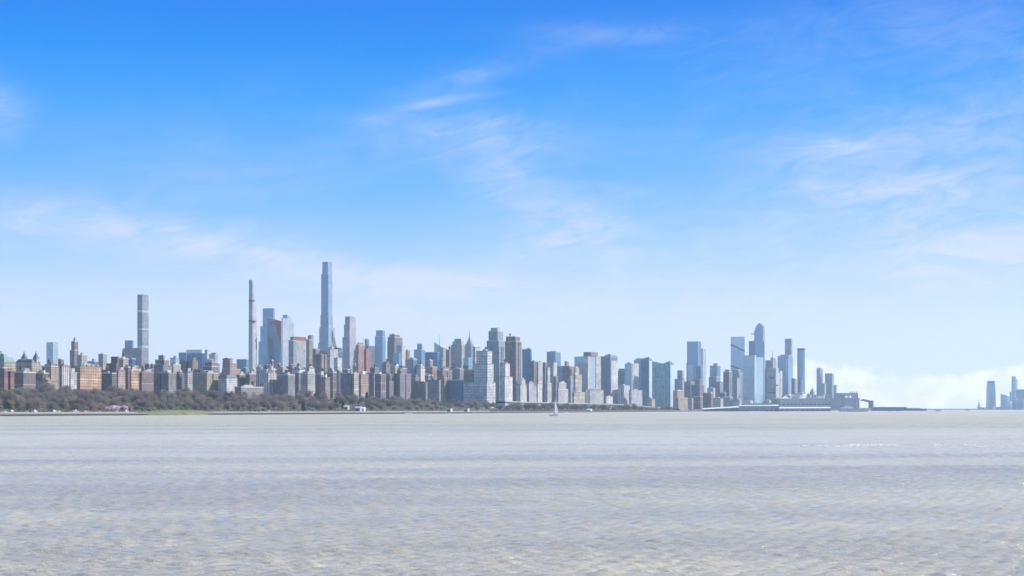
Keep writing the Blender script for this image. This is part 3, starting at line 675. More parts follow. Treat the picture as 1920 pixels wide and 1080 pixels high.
# curved top tower
D = 5450; p, th = footprint(530, 538, 551, D); r = empty('curved_top_tower', (p[0][0], p[0][1], 0)); tag(r, 'silver glass tower whose crown curves down to the right', 'building')
A, B2, C2, D2 = [Vector(q) for q in p]; n = 7; poly = []; zz = []
prof = [0, .15, .3, .5, .7, .86, 1.0]; hts = [590.5, 591, 592.5, 595, 598.5, 602.5, 608]
near = [A.lerp(B2, u) for u in prof]; farp = [D2.lerp(C2, u) for u in prof]
poly = [tuple(q) for q in near] + [tuple(q) for q in reversed(farp)] ; zz = [Z_(h, D) for h in hts] + [Z_(h, D) for h in reversed(hts)]
b = MB(); b.prism(poly, 0, 0, 1.8, 3.6, ztops=zz); b.build('tower_shaft', [FAC['silver_glass'][0], FAC['pale_glass'][0]], r)
b = MB(); b.prism([tuple(D2 + (A - D2) * .98), tuple(A + (A - D2) * .01), tuple(A + (B2 - A) * .06), tuple(D2 + (B2 - A) * .06)], Z_(608, D), Z_(590, D), 0); b.build('crown_fin', DGLASS, r)
r, P, D, T, th = bld('red_capped_tower', 541, 548, 574, 637, 4750, 'white_stripe', 'white ribbed tower with a rust red top band', bits=0, parapet=False, roofm=ROOFD)
q = sub(P, .08, 1, .0, .8); bandpart(r, q, T[-1][1] - 1, Z_(631, D) - T[-1][1] + 1, REDP, 'red_crown', .2)
bld('office_tower', 541, 550, 556, 639, 4650, 'grey_stripe', 'grey shoulder tower at the left side of the rust capped tower', bits=0)
bld('office_tower', 572, 580, 586, 637, 4850, 'beige_stripe', 'pinkish slab right of the rust capped tower', bits=0)
bld('office_tower', 577, 583, 588, 630.5, 5400, 'grey_stripe', 'dark rounded top tower peeping right of the pinkish slab', tiers=[(579, 583, 587, 629)], bits=0)
bld('office_block', 583, 592, 600, 655, 4900, 'purple_brick', 'low mauve block between the pinkish slab and the tallest tower', bits=1)
bld('apartment_block', 519, 540, 553, 703, 268, 'grey_brick', 'grey brick block with busy roofs right of the white house with courts', bits=3)
bld('apartment_block', 516, 530, 540, 692, 420, 'pale_stone', 'pale stone block with pale roof boxes below the sloped tower', bits=3)
bld('apartment_block', 536, 548, 560, 688, 560, 'mauve_brick', 'mauve block behind the cluttered roofs under the rust capped tower', bits=2)
bld('apartment_block', 553, 560, 566, 700, 300, 'dark_brick', 'narrow dark brick block with roof boxes left of the speckled white block', bits=2)
bld('apartment_block', 564.5, 577, 591, 700, 262, 'pale_stone', 'speckled pale stone block standing forward above the park trees', bits=3)
bld('apartment_block', 549, 562, 572, 692, 450, 'white_brick', 'white brick block with bright roof boxes under the rust capped tower', bits=3)
bld('apartment_block', 570, 580, 590, 690, 520, 'white_brick', 'second white brick block with bright roof boxes, nearer the striped beige slabs', bits=3)
# tallest tower
r, P, D, T, th = bld('supertall_tower', 594.5, 616, 632, 652, 5050, 'steel_glass', 'tallest tower of the skyline, pale glass with setbacks', parapet=False, bits=0, dmax=90,
    tiers=[(596.5, 615.8, 629, 643), (598.5, 615.8, 627.5, 614), (600.8, 615.8, 624.2, 590), (602.2, 615.5, 623.2, 513.5), (604.3, 614.8, 622.6, 490.5)])
q, _ = footprint(601.5, 616.5, 618, D - 1, math.degrees(th))
b = MB(); b.prism(footprint(602.8, 615.2, 616, D + 14, math.degrees(th))[0], Z_(650, D), Z_(515, D), 1.6, 3.9); b.build('glass_face', [FAC['blue_glass'][0], ROOFL], r)
b = MB()
for k in range(8): b.prism(footprint(622, 624, 626 + k * .9, D + 30, math.degrees(th))[0], Z_(655, D), Z_(619 + k * 4.0, D), 1.6, 3.9)
b.build('stepped_wing', [FAC['silver_glass'][0], ROOFL], r)
r, P, D, T, th = bld('barrel_roof_hall', 615, 636, 643, 656, 4400, 'slate_glass', 'dark grey block with a rounded barrel top right of the tallest tower', roof='none')
b = MB(); P0 = [Vector(q) for q in P]
for k in range(8):
    a0, a1 = math.pi * k / 8, math.pi * (k + 1) / 8
    f = lambda a: (.5 - .5 * math.cos(a), math.sin(a) * 8)
    (u0, h0), (u1, h1) = f(a0), f(a1)
    qa, qb = P0[3].lerp(P0[0], u0), P0[3].lerp(P0[0], u1); qc, qd = P0[2].lerp(P0[1], u1), P0[2].lerp(P0[1], u0); z = T[-1][1]
    b.face([(*qa, z + h0), (*qb, z + h1), (*qc, z + h1), (*qd, z + h0)]); b.face([(*qa, z - .01), (*qb, z - .01), (*qb, z + h1), (*qa, z + h0)]); b.face([(*qc, z - .01), (*qd, z - .01), (*qd, z + h0), (*qc, z + h1)])
b.build('barrel_roof', DGLASS, r)
bld('limestone_tower', 640, 655.5, 668.5, 660, 4950, 'limestone', 'slim limestone tower with ribs and shoulders right of the tallest tower', bits=0, parapet=False,
    tiers=[(642, 655.5, 668, 632), (645, 655.5, 667.6, 608), (647, 656, 666.6, 593)])
# ---- x 588-730
bld('apartment_slab', 588, 603, 613, 665, 3500, 'beige_stripe', 'beige brown ribbed slab in front of the foot of the tallest tower', bits=1)
bld('apartment_slab', 599, 612, 622, 660, 3750, 'brown_stripe', 'brown ribbed slab rising just behind the beige brown slab', bits=1)
bld('apartment_slab', 611, 619, 634, 655, 3620, 'cream_stripe', 'cream ribbed slab with a stepped side below the barrel top', tiers=[(617, 622, 627, 651)], bits=1)
bld('apartment_block', 626, 633, 641, 672, 3300, 'white_brick', 'small white block catching the sun beside the limestone tower', bits=1)
bld('apartment_block', 590, 602, 613, 702, 275, 'brown_brick', 'brown block with a pale end right of the speckled block', bits=2)
bld('apartment_block', 599, 610, 619, 708, 262, 'beige_stripe', 'beige ribbed house with a bay front above the park', bits=1)
bld('apartment_block', 612, 624, 631, 698, 320, 'mauve_brick', 'mauve brown house with pale corner left of the dark court', bits=2)
bld('apartment_block', 629.5, 637, 640, 697, 350, 'pale_stone', 'thin pale stone slab beside the dark court', bits=0)
bld('apartment_block', 638, 659, 664, 700, 270, 'purple_brick', 'wide dark mauve house with a domed penthouse', tiers=[(642, 652, 656, 693)], bits=2)
bld('apartment_block', 661, 664, 672.5, 701, 262, 'cream_stone', 'narrow cream stone house with stacked bays', bits=1)
bld('apartment_block', 671, 677, 691, 702, 275, 'pink_brick', 'pinkish brick house with ledges left of the dark twin blocks', bits=2)
bld('rust_tower', 668, 672, 684, 646.5, 3950, 'rust_stripe', 'rust orange ribbed tower right of the limestone tower', bits=1)
bld('rust_tower', 682, 687, 696, 656, 3800, 'rust_stripe', 'rust pink ribbed tower, the lower right neighbour of the rust orange one', bits=1)
r, P, D, T, th = bld('office_tower', 683, 691, 703, 648, 5300, 'slate_glass', 'blue grey slab with a square turret behind the rust towers', tiers=[(684, 688, 692, 636)], bits=0)
mast(r, 681, 648, 632, D, .8)
r, P, D, T, th = bld('glass_tower', 703, 717, 723, 631, 5000, 'blue_glass', 'clean blue glass tower with a bright right edge', tiers=[(705, 717.5, 722, 620)], bits=0)
bld('stone_tower', 726, 739.5, 755, 640, 4900, 'brown_stripe', 'broad grey brown tower with a stepped crown right of the blue glass tower', tiers=[(727, 740, 754.5, 632), (730, 740, 750, 627.5)], bits=1)
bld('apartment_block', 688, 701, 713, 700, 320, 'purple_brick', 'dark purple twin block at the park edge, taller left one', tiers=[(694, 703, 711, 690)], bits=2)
bld('apartment_block', 703, 714, 724, 702, 275, 'mauve_brick', 'mauve house with stacked pale bays right of the purple block', bits=2)
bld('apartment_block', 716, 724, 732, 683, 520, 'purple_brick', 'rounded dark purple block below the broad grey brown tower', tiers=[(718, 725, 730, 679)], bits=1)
bld('apartment_block', 721, 731, 737, 703, 300, 'mauve_brick', 'pale fronted mauve house left of the dark wine block', bits=1)
bld('office_block', 733, 741, 752, 686, 3600, 'cream_stone', 'cream stone block with a square roof box left of the white block', bits=1)
bld('glass_tower', 737, 748, 752, 663, 4250, 'blue_glass', 'short light blue glass slab before the broad grey brown tower', bits=0)
bld('office_tower', 743, 753.5, 761, 648, 4400, 'white_brick', 'white slab with a dark slot just right of the light blue slab', bits=0)
bld('apartment_tower', 760, 764, 769, 657, 5000, 'beige_stripe', 'small beige tower right of the white slab', bits=1)
bld('apartment_block', 745, 754, 763, 691, 3500, 'dark_brick', 'dark brick block with tanks between the cream block and the white block', bits=2)
bld('office_block', 760, 775, 782, 674, 3700, 'slate_glass', 'blue grey stepped block under the small beige tower', tiers=[(767, 774, 780, 672)], bits=1)
bld('glass_tower', 776, 790, 797, 656, 5200, 'blue_glass', 'blue slab tower with a notch in its top left corner', tiers=[(782, 790.5, 792, 645)], bits=0)
bld('glass_block', 797, 820, 824, 660.5, 4600, 'deep_blue_glass', 'squat dark blue glass office in mid skyline', bits=0)
# slanted glass tower with mast
D = 5950; p, th = footprint(814, 830, 838, D); r = empty('slanted_tower', (p[0][0], p[0][1], 0)); tag(r, 'grey green glass tower with a slanting top and a thin mast', 'building')
b = MB(); b.prism(p, 0, 0, 1.6, 3.9, ztops=[Z_(652, D), Z_(656, D), Z_(646, D), Z_(641, D)]); b.build('tower_shaft', [FAC['pale_glass'][0], FAC['pale_glass'][0]], r)
mast(r, 824, 650, 628, D, 1.0)
bld('office_tower', 820, 831, 837, 652, 5500, 'pale_stone', 'pale stone slab tucked right of the slanting glass tower', bits=1)
bld('stone_tower', 836, 842, 849, 656, 5100, 'brown_stripe', 'brown stepped tower left of the windowless concrete tower', tiers=[(841, 844, 849, 650)], bits=1)
bld('concrete_tower', 845.5, 865.5, 871, 646, 4700, 'concrete', 'plain windowless concrete tower with chamfered shoulders', tiers=[(848.5, 865, 868.5, 640), (852, 864.5, 866.5, 635)], bits=0, parapet=False)
bld('office_block', 869, 878, 884, 671, 4500, 'teal_glass', 'low pale teal block between the concrete tower and the spired skyscraper', bits=0)
r, P, D, T, th = bld('spired_skyscraper', 871, 884, 890, 650, 6800, 'haze_stone', 'grey stepped skyscraper tapering to a needle spire', parapet=False, bits=0, tiers=[(872, 883.5, 888.5, 645), (875, 882, 885.5, 640), (877, 881.5, 883.5, 636)])
q, _ = footprint(878, 881, 882.6, D + 20, math.degrees(th)); pyramid(r, q, Z_(637, D), Z_(622, D) - Z_(637, D), FAC['haze_stone'][0], 'spire'); mast(r, 880.2, 626, 616.5, D + 24, 1.1)
bld('office_tower', 886, 891, 900, 651, 5000, 'cream_stripe', 'pale pink slab directly right of the spired skyscraper', bits=1)
# middle rows x 730-900
bld('apartment_block', 768, 789, 797, 690, 3700, 'white_brick', 'broad white block with square dark openings in mid skyline', tiers=[(772, 789, 796, 686)], bits=2)
bld('apartment_block', 795, 811, 820, 688, 3800, 'beige_stripe', 'pinkish beige block with arched bays right of the broad white block', tiers=[(800, 807, 812, 676)], bits=1)
bld('apartment_block', 819, 830, 848, 694, 3750, 'mauve_brick', 'mauve brick block with pale corner left of the slate grey block', bits=2)
bld('apartment_block', 822, 830, 836, 676, 4000, 'cream_stripe', 'small cream slab showing above the mauve brick roofs', bits=1)
bld('apartment_block', 846, 862, 870, 692, 3950, 'grey_brick', 'slate grey block below the windowless concrete tower', bits=2)
bld('apartment_block', 845, 850, 855, 686, 4000, 'dark_brick', 'dark cube block at the foot of the windowless tower', bits=0)
bld('apartment_block', 865, 880, 895, 694, 4000, 'grey_brick', 'long grey brick block right of the slate grey block', tiers=[(868, 874, 878, 685)], bits=2)
bld('apartment_block', 797, 803, 812, 704, 3600, 'purple_brick', 'low purple block with ledges below the arched bays', bits=2)
bld('apartment_block', 735, 750, 771, 701, 285, 'purple_brick', 'long wine purple apartment row above the park', bits=3, tiers=[(744, 752, 758, 696)])
bld('apartment_block', 769, 798, 802, 718, 250, 'dark_brick', 'low dark block with a grey ledge in front of the white windowed slab', bits=1)
bld('apartment_block', 801, 823, 827, 713, 265, 'grey_brick', 'grey block with an even grid of pale windows', bits=1)
bld('apartment_block', 826, 833, 841, 711, 300, 'beige_stripe', 'small beige house left of the deep blue slab', bits=1)
bld('apartment_slab', 839, 866, 869, 713, 262, 'deep_blue_glass', 'deep blue shaded slab left of the white gridded block', bits=1)
bld('apartment_block', 783, 792, 800, 700, 420, 'pale_stone', 'pale stone block with roof boxes behind the low dark block', bits=2)
bld('apartment_block', 771, 779, 786, 708, 340, 'mauve_brick', 'mauve block at the right end of the purple row', bits=1)
bld('apartment_block', 724, 730, 738, 716, 235, 'dark_brick', 'small dark brick house low among the tree tops', bits=0)
# ---- riverside towers x 868-1280
bld('gridded_block', 868, 913, 929, 717, 200, 'white_grid', 'white gridded block with three stepped tiers, first of the riverside towers', tiers=[(889, 914, 925.5, 682.5), (893, 914, 922.5, 658.5)], bits=1)
bld('apartment_block', 895, 903, 914, 700, 4050, 'slate_glass', 'slate block half hidden behind the white gridded block', bits=0)
r, P, D, T, th = bld('stone_tower', 909, 936, 947, 650, 4000, 'grey_stripe', 'tall grey ribbed tower with a recessed cap, highest of the riverside group', tiers=[(912.5, 935, 946, 639), (916, 933, 943.5, 621)], bits=0)
crown_box(r, D, 920, 933, 939, 621, 614.5, BULKG, 'penthouse', math.degrees(th), 14)
bld('riverside_tower', 936.5, 946.5, 961, 706, 150, 'white_brick', 'white stepped riverside tower with a dark glass corner', tiers=[(936.8, 947.5, 956, 681.5)], bits=1)
crown_r, P, D, T, th = bld('brown_tower', 946.5, 967, 978, 640, 4100, 'brown_stripe', 'tall mauve brown tower with fine ribs and a dark cap', tiers=[(948.5, 966, 975, 631)], bits=0)
bld('riverside_tower', 968, 976, 987.5, 721, 150, 'white_stripe', 'white riverside tower with ribs at the foot of the mauve brown tower', tiers=[(976.5, 978, 985, 711.5)], bits=1)
bld('dark_tower', 979, 994.5, 997, 655, 4400, 'deep_blue_glass', 'dark indigo tower right of the mauve brown tower', bits=1)
bld('brown_tower', 994, 1001, 1008.5, 678, 4300, 'brown_stripe', 'brown slab with a bright edge right of the dark indigo tower', bits=1)
bld('apartment_tower', 1006, 1009.5, 1017.5, 680, 4100, 'cream_stripe', 'slim white lined slab beside the brown slab', bits=1)
bld('riverside_tower', 989, 992, 1001, 718, 170, 'cream_stripe', 'pale pink riverside slab, left of a pair split by a dark gap', bits=1)
bld('riverside_tower', 1000, 1001.5, 1006, 725, 190, 'cream_stripe', 'short pale slab between the pale pink riverside slabs', bits=0)
bld('riverside_tower', 1006, 1008.5, 1016.5, 719, 170, 'white_stripe', 'pale riverside slab with a rounded top left of the sail', bits=1)
bld('riverside_tower', 1015.5, 1017, 1021.5, 728, 190, 'white_brick', 'short white slab right of the pale rounded slab', bits=0)
bld('apartment_tower', 1017, 1022, 1026.5, 680, 4600, 'brown_stripe', 'mauve block with a sloping dark roof in the middle of the riverside group', bits=1)
bld('riverside_tower', 1022.5, 1026.5, 1034, 719, 175, 'cream_stripe', 'cream riverside tower stepping up to a slanted top', tiers=[(1023.5, 1027, 1031.5, 690)], bits=0)
bld('riverside_tower', 1033, 1034.5, 1039, 732.5, 190, 'white_brick', 'lowest white slab just left of the sailboat mast', bits=0)
bld('office_tower', 1025, 1041.5, 1051.5, 660, 5000, 'blue_glass', 'pale blue glass block tower with a white right side and roof posts', bits=2)
bld('apartment_tower', 1035.5, 1038, 1044.5, 679, 4500, 'white_brick', 'thin white tower in front of the pale blue block tower', bits=0)
bld('apartment_tower', 1042, 1058, 1062, 686.5, 4700, 'slate_glass', 'slate slab joining the thin white tower and the mauve beige tower', bits=0)
bld('apartment_tower', 1055, 1068, 1079, 686.5, 4400, 'beige_stripe', 'mauve beige tower with a square brick roof box', tiers=[(1058.5, 1062, 1066.5, 677.5)], bits=0)
bld('riverside_tower', 1044, 1047, 1065.5, 730, 170, 'cream_stripe', 'cream stepped riverside block above the sailboat', tiers=[(1044.5, 1048, 1062, 718.5)], bits=2)
bld('riverside_tower', 1073, 1076.5, 1097, 735, 165, 'cream_stone', 'sandy riverside tower with stepped shoulders', tiers=[(1075, 1079, 1091, 703), (1076, 1079, 1086, 690)], bits=1)
bld('apartment_block', 1038, 1042, 1047, 706, 4300, 'dark_brick', 'narrow dark block filling the gap above the sail', bits=0)
bld('apartment_block', 1064, 1070, 1076, 708, 4200, 'grey_stripe', 'grey slab in the gap left of the sandy riverside tower', bits=1)
r, P, D, T, th = bld('glass_tower', 1077, 1101.5, 1126, 668, 4350, 'pale_glass', 'wide pale blue tower with white ribs and brown roof boxes', bits=0, parapet=False)
crown_box(r, D, 1094, 1108, 1121, 668, 660, BULK, 'penthouse', math.degrees(th), 12)
q = sub(P, .0, .22, -.01, .02)
for k, (u0, u1) in enumerate(((.0, .24), (.62, 1.0))):
    b = MB(); b.prism(sub(P, u0, u1, -.03, .05), max(0, 10), T[-1][1] - .5, 4.2, 3.1); b.build('white_bay', [FAC['white_stripe'][0], ROOFL], r)
bld('riverside_tower', 1103, 1106, 1132, 731, 165, 'white_stripe', 'white ribbed base block in front of the wide pale blue tower', bits=2)
bld('apartment_block', 1094, 1098, 1104, 734, 185, 'dark_brick', 'small dark brick block left of the white ribbed base block', bits=0)
r, P, D, T, th = bld('glass_tower', 1125.5, 1144, 1158, 668.5, 4600, 'slate_glass', 'grey glass tower with a dark roof slot and a white right wing', bits=0, tiers=[(1134, 1144.5, 1157.5, 666)])
crown_box(r, D, 1139, 1144, 1147, 666, 663.5, BULKG, 'penthouse', math.degrees(th), 12)
b = MB(); b.prism(sub(P, .1, 1.0, -.04, .2), 10, Z_(676, D), 4.0, 3.1); b.build('white_wing', [FAC['white_brick'][0], ROOFL], r)
bld('riverside_tower', 1134, 1137, 1149, 744, 165, 'white_brick', 'low white gridded house below the grey glass tower', bits=1)
bld('riverside_tower', 1141, 1144, 1159, 722, 230, 'white_brick', 'white base wing under the white sided glass tower', bits=0)
bld('glass_tower', 1158, 1172, 1177, 695, 5000, 'dark_teal_glass', 'dark teal block between two riverside towers', bits=0, tiers=[(1160, 1173, 1175, 692)])
bld('glass_tower', 1171.5, 1184, 1187, 682.5, 4850, 'pale_glass', 'pale blue slab with a domed top left of the white rib tower', bits=1)
bld('riverside_tower', 1160, 1170, 1181, 723, 175, 'white_grid', 'white framed block with black window rows', bits=1)
bld('riverside_tower', 1183, 1185, 1197.5, 682.5, 260, 'white_stripe', 'white rib tower standing over the arched base', bits=1)
bld('riverside_tower', 1179, 1184, 1204.5, 732, 150, 'white_grid', 'mauve white base block with arched openings', bits=1)
bld('glass_tower', 1188.5, 1202, 1206, 675, 5150, 'blue_glass', 'sky blue slab with a scalloped top behind the teal wedge', tiers=[(1193, 1202.5, 1204, 672.5)], bits=0)
D = depth_at(1217, 170); p, th = footprint(1202, 1217, 1222.5, D); r = empty('wedge_tower', (p[0][0], p[0][1], 2)); tag(r, 'dark teal glass tower with a wedge top and bright right edge', 'building')
b = MB(); b.prism(p, 2, 0, 3.0, 3.6, ztops=[Z_(669, D), Z_(675, D), Z_(676, D), Z_(672.5, D)]); b.build('tower_shaft', [FAC['dark_teal_glass'][0], PALEG], r)
b = MB(); b.prism(sub(p, -.04, .03, -.05, .03), 2, Z_(669, D) + .5, 0); b.build('corner_fin', PALEG, r)
b = MB(); b.prism(sub(p, .04, .98, -.012, .0), 2, Z_(676, D), 3.0, 3.6); b.build('painted_lit_flank', [FAC['bright_glass'][0], PALEG], r)  # paler sheet over the west face, its sunlit look put into the colour
D = depth_at(1256, 150); p, th = footprint(1222, 1256, 1264, D); r = empty('notched_tower', (p[0][0], p[0][1], 2)); tag(r, 'broad teal glass tower with a notch cut into its roof line', 'building')
A, B2, C2, D2 = [Vector(q) for q in p]
poly = [tuple(A), tuple(B2), tuple(C2), tuple(C2.lerp(B2, .6)), tuple(D2.lerp(A, .6)) , tuple(D2)]
b = MB()
for (va, vb, ya, yb) in ((1.0, .38, 676.5, 681.5), (.38, 0.0, 681.5, 676.5)):
    pa, pb = A.lerp(D2, vb), B2.lerp(C2, vb); pc, pd = B2.lerp(C2, va), A.lerp(D2, va)
    zb, za = Z_(yb, D), Z_(ya, D); k = .996 if vb == 0 else 1
    b.prism([tuple(pa), tuple(pb), tuple(pc), tuple(pd)], 2, 0, 3.0, 3.6, ztops=[zb, zb - 9, za - 9, za])
b.build('tower_shaft', [FAC['teal_glass'][0], PALEG], r)
q = sub(p, -.02, .1, .78, 1.0); b = MB(); b.prism(sub(p, -.05, .05, .84, 1.0), Z_(706, D), Z_(683, D), 3, 3.1); b.build('white_bay', [FAC['white_brick'][0], ROOFL], r)
b = MB(); b.prism(sub(p, .02, .98, -.03, .0), 2, Z_(684, D), 3.0, 3.6); b.build('painted_lit_flank', [FAC['bright_glass'][0], PALEG], r)  # west face sheeted in lighter glass colour to look sun-struck
bld('low_building', 1213, 1222, 1228, 748, 120, 'cream_stone', 'small round cornered cream house at the foot of the teal towers', bits=1)
bld('beige_block', 1262, 1272, 1290, 746, 4650, 'tan_brick', 'stepped peach coloured block right of the teal towers', tiers=[(1262, 1270, 1281, 732.5)], bits=1)
# ---- far west side x 1264-1570
bld('stone_tower', 1264, 1277, 1284, 711, 6000, 'haze_stone', 'hazy grey stone tower with a square top right of the notched tower', tiers=[(1270, 1279, 1282.5, 695)], bits=0)
bld('office_block', 1283, 1295, 1303, 716, 5600, 'purple_brick', 'violet brick block at the foot of the tapered blue tower', bits=1)
bld('office_block', 1296, 1312, 1320, 722, 5400, 'purple_brick', 'second violet block reaching under the thin bright edged slab', bits=1, tiers=[(1303, 1312, 1316, 712)])
r, P, D, T, th = bld('glass_tower', 1287, 1308.5, 1315, 680, 6200, 'blue_glass', 'tall clear blue tower narrowing slightly towards its top', tiers=[(1288, 1308.8, 1314.5, 640)], bits=0, parapet=False)
b = MB(); b.prism(sub(P, -.02, .1, .42, .85), Z_(730, D), Z_(684, D), 1.6, 3.9); b.build('pale_panel', [FAC['pale_glass'][0], ROOFL], r)  # paler panel stands in for a reflection on the glass front
bld('glass_tower', 1307, 1318, 1324, 654, 6350, 'silver_glass', 'thin dark fronted slab with a bright edge right of the tall clear blue tower', bits=0)
bld('glass_tower', 1305, 1314, 1318, 686, 6000, 'deep_blue_glass', 'dark blue infill block between the two tall blue slabs', bits=0)
r, P, D, T, th = bld('glass_tower', 1331, 1345, 1351, 686, 5900, 'teal_glass', 'teal block tower with a round rooftop drum', bits=0)
b = MB(); b.cyl((X_(1342, D + 15), D + 15), 9, T[-1][1], Z_(681, D), 14); b.build('roof_drum', BULKG, r)
bld('office_tower', 1329, 1343, 1350, 707, 5750, 'slate_glass', 'slate stepped block below the teal drum topped tower', bits=1)
bld('apartment_block', 1342, 1350, 1357, 717, 5600, 'haze_stone', 'hazy stone block left of the violet tower', bits=1)
bld('brick_tower', 1356, 1367, 1373, 697, 5550, 'purple_brick', 'violet brick tower with a small hat left of the spiral terraced tower', tiers=[(1359, 1366, 1369, 693.5)], bits=0)
bld('brick_tower', 1371, 1386, 1394, 700, 5700, 'slate_glass', 'dark slate block with a rounded hat below the spiral terraced tower', tiers=[(1372, 1384, 1391, 693.5)], bits=1)
bld('apartment_tower', 1373, 1382, 1388, 709, 5450, 'haze_stone', 'pale slim block standing before the dark slate block', bits=0)
r, P, D, T, th = bld('terraced_tower', 1370, 1396.5, 1400, 631, 6500, 'bright_glass', 'pale glass tower wrapped by a dark rising terrace line', bits=0, parapet=False)
A, D2 = Vector(P[0]), Vector(P[3])
for (ya, yb) in ((645.5, 658.5), (685.5, 695)):     # terraces run down across the face
    b = MB()
    for k in range(9):
        q = D2.lerp(A, (k + .5) / 9); z = Z_(ya + (yb - ya) * (k + .5) / 9, D); b.box((q.x, q.y, z), ((A - D2).length / 9 + .4, 3.0, 5.5), -th, 0)
    b.build('terrace', DGLASS, r)
r, P, D, T, th = bld('dark_tower', 1404, 1416, 1433, 640, 6700, 'deep_blue_glass', 'dark royal blue slab in front of the pointed deck tower', bits=0, parapet=False, tiers=[(1404, 1416.5, 1432, 639)])
# pointed tower with deck
D = 6900; p, th = footprint(1414, 1430.5, 1434, D); r = empty('pointed_deck_tower', (p[0][0], p[0][1], 0)); tag(r, 'tallest west side tower with a pointed crown and a jutting sky deck', 'building')
zb = Z_(622, D); b = MB(); b.prism(p, 0, zb, 1.6, 3.9); b.build('tower_shaft', [FAC['blue_glass'][0], ROOFL], r)
A, B2, C2, D2 = [Vector(q) for q in p]; pk = A.lerp(D2, .46); pk2 = B2.lerp(C2, .46); b = MB(); zk = Z_(605, D); z1, z2 = Z_(613, D), Z_(611.5, D)
m1, m2 = A.lerp(D2, .06), D2.lerp(A, .16); m3, m4 = B2.lerp(C2, .06), C2.lerp(B2, .16)
b.face([(*A, zb), (*D2, zb), (*m2, z1), (*pk, zk), (*m1, z2)][::-1], [(0, 0), (14, 0), (12, 3), (7, 6), (1, 4)]); b.face([(*B2, zb), (*C2, zb), (*m4, z1), (*pk2, zk), (*m3, z2)], [(0, 0), (14, 0), (12, 3), (7, 6), (1, 4)])
b.face([(*A, zb), (*B2, zb), (*m3, z2), (*m1, z2)]); b.face([(*m1, z2), (*m3, z2), (*pk2, zk), (*pk, zk)]); b.face([(*pk, zk), (*pk2, zk), (*m4, z1), (*m2, z1)]); b.face([(*m2, z1), (*m4, z1), (*C2, zb), (*D2, zb)])
b.build('pointed_crown', FAC['blue_glass'][0], r)
q = D2.lerp(A, .06); b = MB(); b.prism([(q.x - 14, q.y + 5), (q.x + 2, q.y - 3), (q.x + 4, q.y + 3), (q.x - 3, q.y + 12)], Z_(626.5, D), Z_(625, D), 0, bottom=True); b.build('sky_deck', DGLASS, r)
bld('glass_tower', 1393, 1414.8, 1418, 667, 5300, 'cyan_glass', 'left one of two pale blue slabs split by a dark slot, square topped', bits=0)
bld('glass_tower', 1413, 1417.2, 1431.5, 670.5, 5340, 'cyan_glass', 'right one of two pale blue slabs split by a dark slot, sunlit', bits=0, rot=40)
r, P, D, T, th = bld('stone_tower', 1434, 1449, 1458, 690, 5900, 'haze_stone', 'grey stone tower with stepped top and a thin mast right of the two slabs', tiers=[(1435, 1449, 1456, 676), (1445, 1450, 1455, 671)], bits=0); mast(r, 1448.5, 671, 655, D, .9)
r, P, D, T, th = bld('setback_tower', 1438, 1455, 1462, 700, 5500, 'limestone', 'pale limestone tower with dark ledges at its setbacks', tiers=[(1441, 1455, 1460, 691)], bits=0)
for y, xa, xb in ((708.5, 1443, 1451), (722.5, 1449, 1459), (736.5, 1440, 1454)):
    p2, _ = footprint(xa, xb, xb + .5, D - 3, math.degrees(th)); b = MB(); b.prism(p2, Z_(y + .9, D), Z_(y - .9, D), 0, bottom=True); b.build('ledge', DGLASS, r)
bld('apartment_tower', 1457, 1463, 1467, 696, 5800, 'silver_glass', 'slim silver block right of the pale limestone tower', bits=0)
r, P, D, T, th = bld('glass_tower', 1458, 1478, 1486.5, 668, 6300, 'blue_glass', 'broad azure glass tower with a pale vertical inset', tiers=[(1463, 1479, 1485, 665.5)], bits=0)
b = MB(); b.prism(sub(P, -.02, .12, .02, .2), Z_(715, D), Z_(673, D), 1.6, 3.9); b.build('pale_panel', [FAC['pale_glass'][0], ROOFL], r)
bld('office_tower', 1471.5, 1484, 1487, 635.5, 6900, 'limestone', 'tall pale mauve slab rising behind the broad azure tower', bits=0)
bld('brick_tower', 1484, 1490, 1494, 710, 5900, 'purple_brick', 'small violet brick tower left of the round cornered tower', bits=0)
D = 6100; b = MB(); cx, cyy = X_(1502.2, D + 14), D + 14; r = empty('round_tower', (cx, cyy, 0)); tag(r, 'round cornered blue glass tower with pale vertical lines', 'building')
n = 16; poly = [(cx + 15.5 * math.cos(2 * math.pi * (k + .5) / n) * (1 if 1 else 1), cyy + 15.5 * math.sin(2 * math.pi * (k + .5) / n)) for k in range(n)]
b.prism(poly, 0, Z_(654, D), 1.6, 3.9); b.build('tower_shaft', [FAC['blue_glass'][0], ROOFL], r)
b = MB()
for k in (11, 12, 14): b.tube((poly[k][0], poly[k][1], 0), (poly[k][0], poly[k][1], Z_(712, D)), 1.1, n=5)
b.build('pale_pilaster', WHITE, r)
b = MB(); b.cyl((cx, cyy), 15.9, Z_(656.5, D), Z_(653, D), 16); b.build('roof_band', DGLASS, r)
bld('glass_tower', 1531, 1537.5, 1543, 692, 8500, 'slate_glass', 'far slim slab with a bright right side over the pier', tiers=[(1532, 1538, 1541.5, 690)], bits=0)
bld('office_tower', 1546.5, 1560, 1563.5, 700.5, 8500, 'slate_glass', 'far square blue block right of the far slim slab', bits=0)
bld('office_tower', 1537, 1546, 1549, 719.5, 8400, 'haze_stone', 'low far block linking the two far towers', bits=0)
bld('apartment_tower', 1563.5, 1567.5, 1569.5, 722.5, 8300, 'haze_stone', 'tiny far olive grey slab right of the far square block', bits=0)
r, P, D, T, th = bld('domed_tower', 1518.5, 1525, 1528, 734, 7000, 'haze_stone', 'small green roofed tower with a pointed cupola behind the grey pier building', roof='none')
